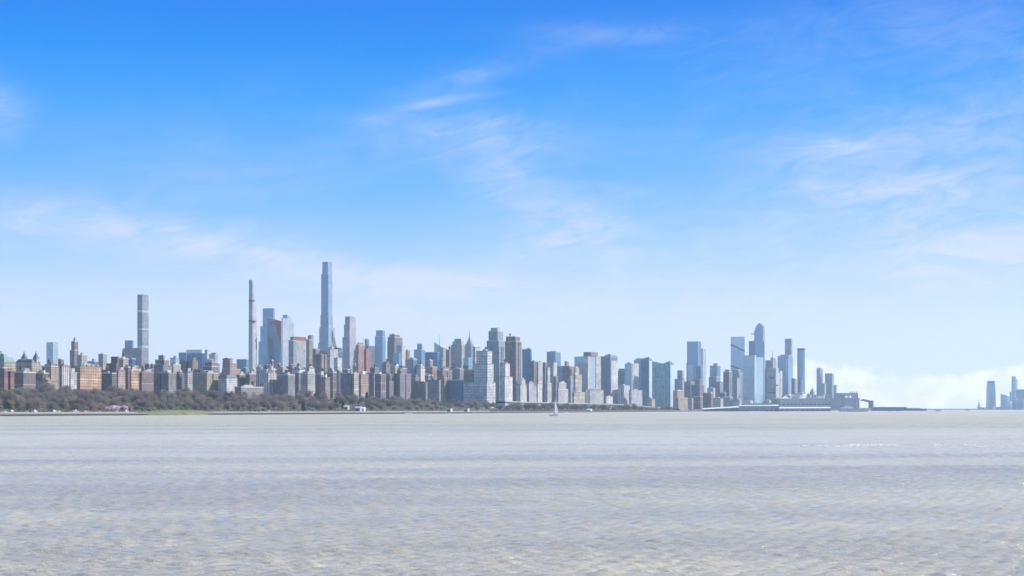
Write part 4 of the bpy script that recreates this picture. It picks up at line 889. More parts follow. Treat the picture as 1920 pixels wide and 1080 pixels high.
pyramid(r, inset(P, 1), T[-1][1], Z_(727, D) - T[-1][1], COPPER, 'cupola_roof'); mast(r, 1523.5, 729, 723.5, D + 4, .6)
low = [(1290, 1300, 748, 5150, 'pale_stone', 'low pale warehouse beside the peach coloured block'), (1299, 1318, 744, 5200, 'mauve_brick', 'long low mauve warehouse left of the red brick cube'),
       (1318, 1338, 737, 5100, 'red_brick', 'red brown brick cube over the first white pier roof'), (1326, 1341, 728, 5500, 'white_brick', 'white stepped building behind the red brick cube'),
       (1337, 1356, 747, 4950, 'pale_stone', 'pale stone shed right of the red brick cube'), (1354, 1374, 745, 5000, 'slate_glass', 'blue slate warehouse above the slanting pier roof'),
       (1370, 1392, 750, 5000, 'haze_stone', 'hazy grey wharf building left of the pale slabs'), (1430, 1446, 752, 5000, 'haze_stone', 'low wharf building under the stepped stone tower'),
       (1446, 1466, 748, 5100, 'purple_brick', 'violet wharf building left of the long grey terminal'), (1466, 1486, 742, 5400, 'haze_stone', 'hazy block cluster left behind the grey terminal'),
       (1484, 1512, 738, 5500, 'white_brick', 'white roofed cluster below the round cornered tower'), (1508, 1522, 741, 5600, 'haze_stone', 'low hazy block left of the green cupola'),
       (1526, 1550, 741, 5600, 'haze_stone', 'long low hazy block under the far towers'), (1392, 1412, 752, 5050, 'white_brick', 'low white wharf shed before the left pale slab'),
       (1350, 1362, 737, 5350, 'purple_brick', 'violet brick block under the hazy stone block')]
for x0, x1, y, D, f, lb in low: bld('warehouse', x0, x0 + (x1 - x0) * .75, x1, y, D, f, lb, bits=2)

# ---- the crowded middle ground: blocks deep behind the front rows
FLM = [(20, 'the green copper roof'), (60, 'the two pointed roof towers'), (120, 'the white ribbed slab'), (165, 'the orange brick house'), (205, 'the dark red stepped block'), (250, 'the square slender tower'), (305, 'the grey roof boxes'),
       (360, 'the white capped block'), (400, 'the pale green stone tower'), (430, 'the terracotta block'), (475, 'the needle tower'), (515, 'the sloped tower'), (560, 'the rust capped tower'), (612, 'the tallest tower'), (655, 'the limestone tower'),
       (685, 'the rust towers'), (714, 'the clean blue tower'), (742, 'the broad grey brown tower'), (785, 'the notched blue tower'), (826, 'the slanting glass tower'), (860, 'the windowless tower'), (882, 'the spired skyscraper'), (930, 'the tall grey ribbed tower'), (1000, 'the brown slab')]
FN = [('grey_brick', 'grey brick'), ('brown_brick', 'brown brick'), ('pale_stone', 'pale stone'), ('white_brick', 'white brick'), ('mauve_brick', 'mauve brick'), ('tan_brick', 'tan brick'), ('dark_brick', 'dark brick'), ('beige_stripe', 'beige ribbed'), ('purple_brick', 'purple brick'), ('cream_stone', 'cream stone')]
rf = random.Random(21); names = {}
px = 4.0
while px < 905:
    wd = rf.uniform(8, 15); yb = interp(px, [0, 100, 200, 300, 420, 520, 640, 760, 900], [686, 690, 682, 686, 697, 690, 690, 692, 698]) + rf.uniform(-5, 9)
    f, cn = rf.choice(FN); lm = min(FLM, key=lambda q: abs(q[0] - px - wd / 2))[1]
    names.setdefault((cn, lm), []).append((px, wd, yb, f, rf.uniform(560, 1150)))
    px += wd * rf.uniform(.75, 1.25)
OR = ['left one', 'right one', 'third from left', 'fourth from left']
for (cn, lm), L in names.items():
    for k, (px, wd, yb, f, t) in enumerate(L):
        yb2 = yb; tiers = [(px + wd * .2, px + wd * .55, px + wd * .75, yb - rf.uniform(2.5, 6))] if rf.random() < .5 else []
        lb = f"distant {cn} block filling the roofscape under {lm}" + (f", {OR[min(k, 3)]}" if len(L) > 1 else '')
        bld('apartment_block', px, px + wd * rf.uniform(.5, .8), px + wd, yb2, min(1290, t), f, lb, tiers=tiers, bits=2)
# ------------------------------------------------------------------ Jersey bank on the right
def jersey(kind, x0, xs, x1, y, D, f, lb, **k): return bld(kind, x0, xs, x1, y, D, f, lb, rot=38, bits=k.pop('bits', 0), parapet=False, **k)
D = 11500
def tapered(name, label, pxc, w0, D, levels, fac):
    """many sided tower; levels = (row, half width in px) from the top down"""
    r = empty(name, (X_(pxc, D), D, 0)); tag(r, label, 'building'); b = MB(); n = 12
    def ring(hw): return [(X_(pxc, D) + hw / FPX * D * (abs(math.cos(a)) ** .45) * math.copysign(1, math.cos(a)), D + hw / FPX * D * (abs(math.sin(a)) ** .45) * math.copysign(1, math.sin(a))) for a in [2 * math.pi * (k + .5) / n for k in range(n)]]
    for (ya, wa), (yb, wb) in zip(levels[:-1], levels[1:]):
        b.prism(ring(wb), Z_(yb, D) if yb < 766 else 0, Z_(ya, D), 1.6, 3.9, poly_top=ring(wa))
    b.build('tower_shaft', [FAC[fac][0], ROOFL], r); return r, ring
r, ring = tapered('tapered_tower', 'lone blue tower with a tapered crown on the right bank', 1858, 8, D, [(716, 6.2), (722, 7.0), (738, 7.8), (768, 8.3)], 'blue_glass')
b = MB(); b.prism(ring(6.5), Z_(717, D), Z_(714.3, D), 0); b.build('roof_band', DGLASS, r)
D = 11300; p, th = footprint(1876, 1889, 1893, D, 38); r = empty('sloped_roof_block', (p[0][0], p[0][1], 0)); tag(r, 'blue office block whose roof slopes down to the right, far right bank', 'building')
b = MB(); b.prism(p, 0, 0, 1.6, 3.9, ztops=[Z_(742, D), Z_(743, D), Z_(739, D), Z_(738, D)]); b.build('wall', [FAC['teal_glass'][0], ROOFL], r)
jersey('office_tower', 1896.5, 1904, 1908, 711, 11500, 'blue_glass', 'tall slim blue tower with a lower right step, far right bank', tiers=[(1897, 1903.5, 1905, 705.5)])
jersey('office_tower', 1893, 1896, 1898, 734.5, 11600, 'slate_glass', 'short narrow block left of the tall slim tower, far right bank')
jersey('office_block', 1905, 1924, 1932, 731, 11200, 'deep_blue_glass', 'broad dark blue block cut by the right picture edge', tiers=[(1906, 1924, 1931, 730)])
jersey('office_block', 1897, 1906, 1909, 746, 11000, 'blue_glass', 'low blue podium under the tall slim tower')
jersey('office_block', 1886, 1894, 1898, 752, 10950, 'pale_glass', 'low pale block between the sloped roof block and the slim tower')
jersey('office_block', 1907, 1918, 1930, 748, 10950, 'slate_glass', 'low slate block at the right picture edge')
for x0, x1, y, lb in ((1834, 1850, 764, 'low pale terminal building left on the right bank'), (1848, 1866, 762, 'long low lilac shed under the tapered tower'), (1865, 1882, 763, 'low lilac shed right of the tapered tower'), (1880, 1899, 761.5, 'low violet quay building below the sloped roof block')):
    jersey('quay_building', x0, x0 + (x1 - x0) * .8, x1, y, 10930, 'haze_stone', lb)
D = 12500; r = empty('statue_monument', (X_(1835.5, D), D, 0)); tag(r, 'tiny distant statue standing on its stepped pedestal at the river mouth', 'statue')
b = MB(); c = (X_(1835.5, D), D); b.box((c[0], c[1], 12), (26, 26, 26)); b.prism([(c[0] - 9, D - 9), (c[0] + 9, D - 9), (c[0] + 9, D + 9), (c[0] - 9, D + 9)], 25, 47, poly_top=[(c[0] - 5, D - 5), (c[0] + 5, D - 5), (c[0] + 5, D + 5), (c[0] - 5, D + 5)]); b.build('pedestal', STONE, r)
b = MB(); b.cyl(c, 4.2, 47, 76, 10, 2.6); b.cyl(c, 2.0, 76, 81, 8, 1.6); b.tube((c[0] + 2, D, 72), (c[0] + 4.5, D, 91), 1.0, .8); b.build('statue', COPPER, r)

# ------------------------------------------------------------------ trees
def tree_mats():
    def tm(name, c, amp=.3): return leafmat(name, c, amp)
    return dict(bark=tm('bark', (.10, .082, .07)), brown=tm('twigs_brown', (.35, .285, .235)), grey=tm('twigs_grey', (.31, .28, .25)), mauve=tm('twigs_mauve', (.30, .24, .22)),
                dark=tm('twigs_dark', (.215, .185, .17)), olive=tm('buds_olive', (.30, .29, .165)), bud=tm('buds_yellow', (.42, .42, .20)), pink=tm('blossom_pink', (.84, .72, .72), .12), ever=tm('needles', (.07, .10, .085)), rose=tm('buds_rose', (.44, .32, .27)))
TM = tree_mats()
def make_tree(name, H, W, seed, crown, trunk_m, clumps=84, slivers=84, leafy=False, low=.16, shape='round'):
    rnd = random.Random(seed); root = empty(name, (0, 0, -500)); root['proto'] = 1; o = (0, 0, -500)
    tb = MB(); cb = MB(); top = H * .5
    tb.tube((0, 0, -500), (0, 0, -500 + H * .34), H * .022, H * .016, 6)
    for k in range(clumps):
        a = rnd.random() * 6.283; h = rnd.random()
        if shape == 'cone': rr = W / 2 * (1 - h) * math.sqrt(rnd.random()) + .3; z = H * (low + (1 - low) * h)
        else:
            th_ = math.acos(1 - 1.62 * h); ro_ = rnd.random() ** .38       # points fill a low dome, denser to its outside
            rr = W * .43 * math.sin(th_) * ro_ * (1 + .16 * math.sin(3 * a + seed)); z = H * (.50 + .40 * math.cos(th_) * ro_) 
        c = Vector((rr * math.cos(a), rr * math.sin(a), z - 500)); cr = rnd.uniform(.11, .19) * W
        if k % 2 == 0:      # a limb reaching this clump
            j = Vector((0, 0, -500 + H * rnd.uniform(.22, .42))); mid = j.lerp(c, .5) + Vector((0, 0, H * .03))
            tb.tube(j, mid, H * .009, H * .006, 4); tb.tube(mid, c, H * .006, H * .002, 4)
        for s in range(slivers):
            d = Vector((rnd.gauss(0, 1), rnd.gauss(0, 1), rnd.gauss(0, 1) + .35)).normalized(); p = c + d * cr * rnd.uniform(.05, 1.0)
            if leafy: L, wd = rnd.uniform(.35, .7), rnd.uniform(.25, .5); dirv = Vector((rnd.gauss(0, 1), rnd.gauss(0, 1), rnd.gauss(0, .6))).normalized()
            else: L, wd = rnd.uniform(.6, 1.3), rnd.uniform(.045, .10); dirv = (d + Vector((0, 0, .5))).normalized()
            sd = dirv.cross(Vector((rnd.gauss(0, 1), rnd.gauss(0, 1), rnd.gauss(0, 1)))).normalized() * wd
            q = p + dirv * L
            cb.face([p - sd, p + sd, q + sd * .3, q - sd * .3])
    tb.build('trunk', trunk_m, root, None); cb.build('crown', crown, root, None); return root
B = TM['bark']
PROT = {}
for key, (nm, H, W, crown, kw) in {
    'brown1': ('bare_tree', 17, 16, 'brown', {}), 'brown2': ('bare_tree', 15, 17, 'brown', dict(clumps=92)), 'grey1': ('bare_tree', 18, 16, 'grey', {}),
    'grey2': ('bare_tree', 14, 15, 'grey', dict(clumps=70)), 'mauve1': ('bare_tree', 17, 15, 'mauve', {}), 'mauve2': ('bare_tree', 15, 18, 'mauve', dict(clumps=96)),
    'dark1': ('bare_tree', 16, 14, 'dark', {}), 'olive1': ('budding_tree', 14, 12, 'olive', dict(leafy=True, slivers=85)), 'bud1': ('budding_tree', 9, 9, 'bud', dict(leafy=True, slivers=110, low=.1)),
    'pink1': ('blossom_tree', 9, 10, 'pink', dict(leafy=True, slivers=110, low=.12, clumps=40)), 'ever1': ('evergreen_tree', 15, 7, 'ever', dict(leafy=True, slivers=120, low=.05, shape='cone')),
    'rose1': ('bare_tree', 13, 14, 'rose', dict(clumps=92))}.items():
    PROT[key] = make_tree(nm, H, W, sum(map(ord, key)), TM[crown], B, **kw)
used = set()
def place(key, x, y, z, s, label, cat, group, rz=None):
    pr = PROT[key]
    if key not in used: used.add(key); o = pr; kids = []
    else:
        o = pr.copy(); C.objects.link(o)
        for ch in pr.children: c = ch.copy(); C.objects.link(c); c.parent = o
    o.location = (x, y, z); o.rotation_euler = (0, 0, rb.uniform(0, 6.28) if rz is None else rz); o.scale = (s * rb.uniform(.9, 1.12), s * rb.uniform(.9, 1.12), s)
    if 'proto' in o: del o['proto']
    o['label'] = label; o['category'] = cat; o['group'] = group; return o
LM = [(0, 'the green copper roof'), (45, 'the two pointed roof towers'), (95, 'the white ribbed slab'), (150, 'the big orange brick house'), (205, 'the dark red stepped block'),
      (255, 'the square slender tower'), (300, 'the grey brick blocks'), (350, 'the white capped block'), (400, 'the pale green stone tower'), (440, 'the terracotta block'),
      (475, 'the needle tower'), (515, 'the white house with courts'), (560, 'the red capped tower'), (610, 'the tallest tower'), (655, 'the slim limestone tower'), (700, 'the rust towers'),
      (740, 'the broad grey brown tower'), (785, 'the notched blue tower'), (830, 'the slanted glass tower'), (870, 'the windowless concrete tower'), (910, 'the white gridded block'), (960, 'the mauve brown tower')]
def near_lm(px): return min(LM, key=lambda q: abs(q[0] - px))[1]
CN = {'brown': 'brown', 'grey': 'grey', 'mauve': 'mauve grey', 'dark': 'dark', 'rose': 'rosy brown', 'olive': 'olive green', 'bud': 'yellow green', 'pink': 'pink', 'ever': 'dark evergreen'}
rowname = {0: 'lowest row', 1: 'second row', 2: 'middle row', 3: 'upper row', 4: 'top row'}
rt = random.Random(77); nt = 0
for ri, (t, s, step) in enumerate(((84, .80, 22), (112, .95, 19.5), (142, 1.0, 18.5), (176, 1.02, 18), (212, .95, 18))):
    px = -14 + ri * 5
    while px < 945:
        j = px + rt.uniform(-5, 5); tt = t + rt.uniform(-11, 11)
        if px > 700: tt = min(tt, 190)
        D = depth_at(j, tt); x = X_(j, D); z = ground(x, D) - .3
        fam = rt.random()
        if j < 30: key = rt.choice(['olive1', 'brown1', 'dark1', 'olive1'])
        elif 555 < j < 700: key = rt.choice(['dark1', 'mauve1', 'grey1', 'dark1', 'ever1', 'mauve2', 'brown2'])
        elif 760 < j < 880 and ri < 2: key = rt.choice(['rose1', 'brown2', 'grey2', 'rose1'])
        else: key = rt.choice(['brown1', 'brown2', 'grey1', 'grey2', 'mauve1', 'mauve2', 'dark1', 'mauve1', 'brown1'])
        if ri == 0 and 120 < j < 260 and rt.random() < .3: key = 'rose1'
        if ri == 0 and (195 < j < 240): px += step; continue
        sc = s * rt.uniform(.78, 1.2) * interp(j, [0, 90, 260, 500, 700, 945], [1.28, 1.2, 1.06, 1.0, .98, .84])
        c = CN[key.rstrip('12')]
        kind = 'evergreen tree' if key == 'ever1' else ('budding tree' if key == 'olive1' else 'bare tree')
        lb = f"{c} {kind} below {near_lm(j)}, {rowname[ri]}".replace('dark evergreen evergreen', 'dark evergreen')
        place(key, x, D, z, sc, lb, 'tree', f"trees in the riverside park, {rowname[ri]}"); nt += 1
        px += step * rt.uniform(.82, 1.25)
for k, (px, s, t) in enumerate(((201, .8, 74), (209, .95, 78), (217, 1.0, 76), (226, .9, 80), (234, 1.0, 76), (242, .85, 78))):
    D = depth_at(px, t); x = X_(px, D); place('pink1', x, D, ground(x, D) - .2, s, ['small pale pink blossom tree, first from the left', 'pink blossom tree, second from the left', 'full pink blossom tree, third from the left', 'pink blossom tree, fourth from the left', 'wide pink blossom tree, fifth from the left', 'pink blossom tree, last before the meadow'][k], 'tree', 'blossom trees beside the highway')
for k, px in enumerate((268, 280, 290, 301, 312, 324, 333, 341, 470, 478, 486, 495)):
    D = depth_at(px, 62 + (k % 3) * 6); x = X_(px, D)
    place('bud1', x, D, 3.6, rt.uniform(.45, .72) if k != 7 else .85, f"yellow green budding tree {'behind the meadow' if px < 400 else 'at the park edge'}, {['first', 'second', 'third', 'fourth', 'fifth', 'sixth', 'seventh', 'last', 'first', 'second', 'third', 'last'][k]} from the left there", 'tree', 'budding trees along the shore')
# low growth and trees under the elevated road
LM2 = [(960, 'the tall mauve brown tower'), (990, 'the dark indigo tower'), (1012, 'the pale rounded slab'), (1035, 'the sailboat'), (1065, 'the cream stepped block'), (1088, 'the sandy riverside tower'), (1112, 'the white ribbed base block'), (1142, 'the low white gridded house'), (1170, 'the white framed block'), (1194, 'the arched base block'), (1215, 'the dark teal wedge'), (1243, 'the notched teal tower'), (1262, 'the peach block')]
for k in range(62):
    px = 950 + k * 5.1 + rt.uniform(-2, 2); t = [22, 40, 60, 78, 100][k * 3 % 5]; D = depth_at(px, t); x = X_(px, D)
    bright = 1150 < px < 1200
    key = 'bud1' if 1168 < px < 1192 else rt.choice(['brown2', 'grey2', 'rose1'] if 1130 < px < 1235 else ['dark1', 'dark1', 'grey2', 'mauve1', 'dark1'])
    s = (.78 if key != 'bud1' else 1.5) * rt.uniform(.85, 1.25) * interp(px, [950, 1280], [1.35, 1.05])
    place(key, x, D, ground(x, D) - .3, s, f"{CN[key.rstrip('12')]} {'budding' if key == 'bud1' else 'bare'} tree {'before' if t < 85 else 'behind'} the viaduct below {min(LM2, key=lambda q: abs(q[0] - px))[1]}", 'tree', 'trees under the elevated road')
for k, px in enumerate((1266, 1273, 1280, 1288, 1296)):
    D = depth_at(px, 30); x = X_(px, D); place('olive1', x, D, 2.5, .62 * rt.uniform(.8, 1.2), f"olive green shoreline tree before the peach block, {['first', 'second', 'third', 'fourth', 'last'][k]} from the left", 'tree', 'green trees before the peach block')
for k, px in enumerate((1594, 1598, 1602, 1606)):
    D = 5350; place('ever1', X_(px, D), D, Z_(738, D) - 1, .55, f"dark small tree on the terminal roof, {['first', 'second', 'third', 'last'][k]} from the left", 'tree', 'trees on the terminal roof')
# undergrowth: one mass nobody could count
b = MB(); ru = random.Random(4)
for k in range(15000):
    px = ru.uniform(-20, 1300); t = ru.uniform(68, 240) if px < 950 else ru.uniform(14, 80)
    D = 1690 + 0 * px
    par = interp(px, [0, 380, 740, 900, 1100, 1180, 1280], [1700, 2060, 2500, 2800, 3630, 4000, 4520]) + ru.uniform(-60, 60) + t * .95
    s0 = shore_pt(min(max(par, 950), 8000), t); x, y = s0; z = ground(x, y) - .2
    for q in range(3):
        a = ru.random() * 6.28; L = ru.uniform(.8, 2.6); h = ru.uniform(.7, 2.4)
        ax, ay = x + ru.uniform(-2, 2), y + ru.uniform(-2, 2)
        b.face([(ax - math.cos(a) * L * .5, ay - math.sin(a) * L * .5, z), (ax + math.cos(a) * L * .5, ay + math.sin(a) * L * .5, z), (ax + ru.uniform(-.6, .6), ay + ru.uniform(-.6, .6), z + h)], None, ru.choice([0, 0, 1, 2]))
tag(b.build('undergrowth', [TM['dark'], TM['olive'], TM['brown']]), kind='stuff')

# ------------------------------------------------------------------ cars on the riverside road
CARW = mat('car_paint_white', (.78, .78, .78), .3); CARS = mat('car_paint_silver', (.45, .46, .48), .3, .3); CARG = mat('car_glass', (.03, .04, .05), .1); TYRE = mat('tyre_rubber', (.03, .03, .03)); CARD = mat('car_paint_dark', (.08, .09, .11), .3)
def make_car(paint, van=False):
    r = empty('van' if van else 'car', (0, 0, 0)); L, W_, H = (5.6, 2.0, 2.3) if van else (4.6, 1.8, 1.45)
    prof = [(-L / 2, .35), (L / 2, .35), (L / 2, .85), (L / 2 - .9, 1.0 if not van else 1.25), (L / 2 - 1.5, H), (-L / 2 + (.2 if van else .7), H), (-L / 2, 1.0)]
    def extr(pr, y0, y1, name, m):
        b = MB(); b.face([(x, y0, z) for x, z in pr]); b.face([(x, y1, z) for x, z in reversed(pr)])
        for i in range(len(pr)):
            (xa, za), (xb, zb) = pr[i], pr[(i + 1) % len(pr)]; b.face([(xa, y0, za), (xa, y1, za), (xb, y1, zb), (xb, y0, zb)])
        return b.build(name, m, r)
    extr(prof, -W_ / 2, W_ / 2, 'body', paint)
    g = [(L / 2 - 1.0, 1.05 if not van else 1.3), (L / 2 - 1.5, H - .1), (-L / 2 + (2.6 if van else .95), H - .1), (-L / 2 + (2.6 if van else .5), 1.05 if not van else 1.3)]
    extr(g, -W_ / 2 - .02, W_ / 2 + .02, 'window', CARG)
    for sx in (-1, 1):
        for sy in (-1, 1):
            b = MB(); c = (sx * L * .31, sy * (W_ / 2 - .08)); n = 10
            ring = lambda y: [(c[0] + .34 * math.cos(6.283 * k / n), y, .34 + .34 * math.sin(6.283 * k / n)) for k in range(n)]
            a, d = ring(c[1] - .12), ring(c[1] + .12); b.face(a); b.face(d[::-1])
            for k in range(n): b.face([a[k], d[k], d[(k + 1) % n], a[(k + 1) % n]])
            b.build('wheel', TYRE, r)
    return r
cars = [make_car(CARW), make_car(CARS), make_car(CARW, True), make_car(CARD)]
cused = [0] * 4
spots = [(4, 40, 1, 'silver car at the far left end of the riverside road'), (10, 40, 0, 'white car nearest the left picture edge'), (23, 46, 2, 'white van on the road under the olive trees'), (30, 40, 3, 'dark car just right of the white van under the olive trees'), (50, 44, 1, 'silver car partly behind shrubs before a white van'), (61, 56, 1, 'silver car on the far lane next to a white van'), (66, 44, 2, 'white van left of the pair of white cars'),
         (102, 44, 2, 'first of a pair of white vehicles, a van'), (111, 40, 0, 'second of a pair of white vehicles, a car'), (125, 44, 3, 'dark car between the pair of white vehicles and the bright van'), (140, 58, 2, 'bright white van on the far lane left of the blossom trees'), (145, 40, 0, 'white car just below the bright van'), (160, 42, 0, 'white car followed closely by another'), (164, 58, 1, 'silver car on the far lane, above the closely following white car'), (186, 56, 1, 'silver car nearest the blossom trees'),
         (219, 44, 0, 'white car in front of the blossom trees'), (237, 48, 2, 'white van below the last blossom trees'), (247, 42, 3, 'dark car at the left end of the meadow'), (360, 60, 0, 'white car glimpsed between trees right of the meadow'), (422, 60, 1, 'silver car glimpsed below the terracotta block'), (504, 58, 0, 'white car glimpsed below the white house with courts')]
for px, t, k, lb in spots:
    o = cars[k]
    if cused[k]:
        p = o; o = p.copy(); C.objects.link(o)
        for ch in p.children: c = ch.copy(); C.objects.link(c); c.parent = o
    cused[k] = 1; D = depth_at(px, t); x = X_(px, D); s0 = shore_pt(D - 20, 0); s1 = shore_pt(D + 20, 0)
    o.location = (x, D, 4.37); o.rotation_euler = (0, 0, math.atan2(s1[1] - s0[1], s1[0] - s0[0]) + (math.pi if t > 50 else 0)); o.scale = (1.15,) * 3 if k == 2 else (1,) * 3; tag(o, lb, 'van' if k == 2 else 'car', 'vehicles on the riverside road')
# a guard rail between road and promenade
rail = wall_along(1100, 2950, 31, .35, 3.2, 4.35, mat('guard_rail_concrete', (.42, .41, .39)), 'guard_rail'); tag(rail, 'pale concrete guard rail along the river side of the highway', 'guard rail')

# ------------------------------------------------------------------ elevated road
CONC = mat('viaduct_concrete', (.36, .37, .38)); VST = mat('viaduct_steel', (.13, .16, .19), .6)
r = empty('elevated_road', (X_(1100, 3900), 3900, 3)); tag(r, 'long elevated highway on steel columns along the shore under the riverside towers', 'viaduct')
pts = []
for px, py in ((948, 752.5), (975, 754), (1010, 754.6), (1040, 755.5), (1075, 756.5), (1110, 757.3), (1150, 758), (1185, 759.6), (1205, 761.5), (1225, 763.6), (1262, 764.2)):
    D = depth_at(px, 66); pts.append((X_(px, D), D, Z_(py, D)))
dk = MB(); rl = MB(); un = MB()
for (a, c) in zip(pts[:-1], pts[1:]):
    d = Vector((c[0] - a[0], c[1] - a[1])).normalized(); nx = Vector((-d.y, d.x)) * 22
    A0, A1, B0, B1 = (a[0], a[1]), (a[0] + nx.x, a[1] + nx.y), (c[0], c[1]), (c[0] + nx.x, c[1] + nx.y)
    def slab(bb, zoff, h, g=0.0, w=1.0):
        p0, p1 = Vector(A0), Vector(B0); q0, q1 = Vector(A0).lerp(Vector(A1), w), Vector(B0).lerp(Vector(B1), w); off = Vector((nx.x, nx.y)).normalized() * g
        za, zc = a[2] + zoff, c[2] + zoff; P4 = [p0 + off, p1 + off, q1, q0]
        bb.face([(*P4[0], za), (*P4[1], zc), (*P4[1], zc + h), (*P4[0], za + h)]); bb.face([(*P4[0], za + h), (*P4[1], zc + h), (*P4[2], zc + h), (*P4[3], za + h)])
        bb.face([(*P4[3], za + h), (*P4[2], zc + h), (*P4[2], zc), (*P4[3], za)]); bb.face([(*P4[3], za), (*P4[2], zc), (*P4[1], zc), (*P4[0], za)])
    slab(dk, -1.2, 1.2); slab(rl, .02, 1.1, .1, .03); slab(un, -3.4, 2.15, 1.2, .95)
dk.build('deck', CONC, r); rl.build('parapet', PALEG, r); un.build('girder', VST, r)
k = 0
for (a, c) in zip(pts[:-1], pts[1:]):
    L = math.dist(a[:2], c[:2]); n = max(1, int(L / 34)); d = Vector((c[0] - a[0], c[1] - a[1])).normalized(); nx = Vector((-d.y, d.x))
    for i in range(n):
        u = i / n; q = Vector(a).lerp(Vector(c), u); b = MB()
        b.box((q.x + nx.x * 3, q.y + nx.y * 3, (q.z - 3.4) / 2 + .5), (1.6, 1.6, q.z - 3.4), 0); b.build('pillar', VST, r); k += 1
D = depth_at(980.5, 30); r = empty('light_mast', (X_(980.5, D), D, 2)); tag(r, 'tall pale mast standing on the shore by the end of the elevated road', 'mast')
b = MB(); b.tube((X_(980.5, D), D, 1), (X_(980.5, D), D, Z_(756, D)), 1.3, .9, 8); b.build('pole', PALEG, r)
b = MB(); b.box((X_(980.5, D), D, Z_(756, D)), (6, 1.5, 1.2)); b.build('light_head', PALEG, r)

# ------------------------------------------------------------------ small shore things
def hut(kind, px, t, wpx, hm, m, lb, cat='building', roofm=WHITE, zoff=0.0, pitched=False):
    D = depth_at(px, t); x = X_(px, D); wd = wpx / FPX * D; z = ground(x, D) + zoff; r = empty(kind, (x, D, z)); tag(r, lb, cat)
    b = MB(); b.box((x, D, z + hm / 2), (wd, 8, hm), -R(20), 0); b.build('wall', m, r)
    b = MB()
    if pitched:
        ca, sa = math.cos(R(20)), -math.sin(R(20)); hw, hd = wd / 2 + .4, 4.6
        P = lambda u, v, zz: (x + u * ca - v * sa, D + u * sa + v * ca, zz)
        b.face([P(-hw, -hd, z + hm), P(hw, -hd, z + hm), P(hw, 0, z + hm + 2.6), P(-hw, 0, z + hm + 2.6)]); b.face([P(hw, hd, z + hm), P(-hw, hd, z + hm), P(-hw, 0, z + hm + 2.6), P(hw, 0, z + hm + 2.6)])
        b.face([P(hw, -hd, z + hm), P(hw, hd, z + hm), P(hw, 0, z + hm + 2.6)]); b.face([P(-hw, hd, z + hm), P(-hw, -hd, z + hm), P(-hw, 0, z + hm + 2.6)])
    else: b.box((x, D, z + hm + .3), (wd + 1, 9, .6), -R(20))
    b.build('roof', roofm, r)
    for u in (-.3, 0, .3):
        b = MB(); b.box((x + u * wd * .9, D - 4.2 - u * wd * .9 * -.36, z + hm * .45), (wd * .16, .5, hm * .5), -R(20)); b.build('window', DGLASS, r)
    return r
hut('pavilion', 672, 45, 11, 6, mat('pavilion_wall', (.45, .44, .43)), 'pale park pavilion among trees below the slim limestone tower', pitched=True, roofm=ROOFL)
hut('pavilion', 681, 52, 6, 5, WHITE, 'small white tent roofed pavilion right of the pale park pavilion', pitched=True)
hut('pavilion', 650, 60, 8, 4.5, BULKG, 'grey low pavilion left of the pale park pavilion', pitched=True, roofm=ROOFL, zoff=3)
hut('kiosk', 843, 16, 8, 5.5, mat('kiosk_wall', (.62, .58, .56)), 'boxy pale kiosk on the waterfront below the deep blue slab')
hut('kiosk', 875, 16, 8, 5.5, mat('kiosk_wall', (.60, .56, .56)), 'second boxy pale kiosk, below the white gridded block')
hut('kiosk', 1105, 14, 9, 3.2, WHITE, 'low white shore kiosk under the elevated road', pitched=True)
hut('park_house', 378, 150, 6, 4, BULKG, 'grey park house hidden in the trees right of the meadow')

HULLD = mat('hull_dark', (.05, .06, .08), .4); SAILM = leafmat('sail_cloth', (.82, .81, .82), .06, .45, .7); TEAK = mat('deck_teak', (.35, .27, .18)); SAILT = leafmat('sail_tan', (.5, .38, .37), .1)
def hull(x, y, L, W_, H, m, root, name='hull', rz=0.0, z=0.0, boot=None):
    b = MB(); ca, sa = math.cos(rz), math.sin(rz); N = 12; sec = []
    for i in range(N + 1):
        u = i / N; w2 = W_ / 2 * (math.sin(math.pi * min(1, .16 + u * .84)) ** .55 if u < .98 else .02); w2 *= 1 if u < .5 else (1 - ((u - .5) / .5) ** 2.2) ** .8 + .02
        sh = H * (1 + .28 * (u - .4) ** 2 * 2); zb = -.3
        xx = (u - .5) * L; rake = (u - .5) * .12 * L * 0
        sec.append([(xx - (.04 * L if False else 0), -w2, sh), (xx * .94, -w2 * .7, zb), (xx * .94, w2 * .7, zb), (xx, w2, sh)])
    T_ = lambda p: (x + p[0] * ca - p[1] * sa, y + p[0] * sa + p[1] * ca, z + p[2])
    for i in range(N):
        for k in range(3): b.face([T_(sec[i][k]), T_(sec[i + 1][k]), T_(sec[i + 1][k + 1]), T_(sec[i][k + 1])][::-1])
        b.face([T_(sec[i][0]), T_(sec[i][3]), T_(sec[i + 1][3]), T_(sec[i + 1][0])][::-1], None, 1)
    b.face([T_(q) for q in sec[0]]); b.build(name, [m, TEAK], root)
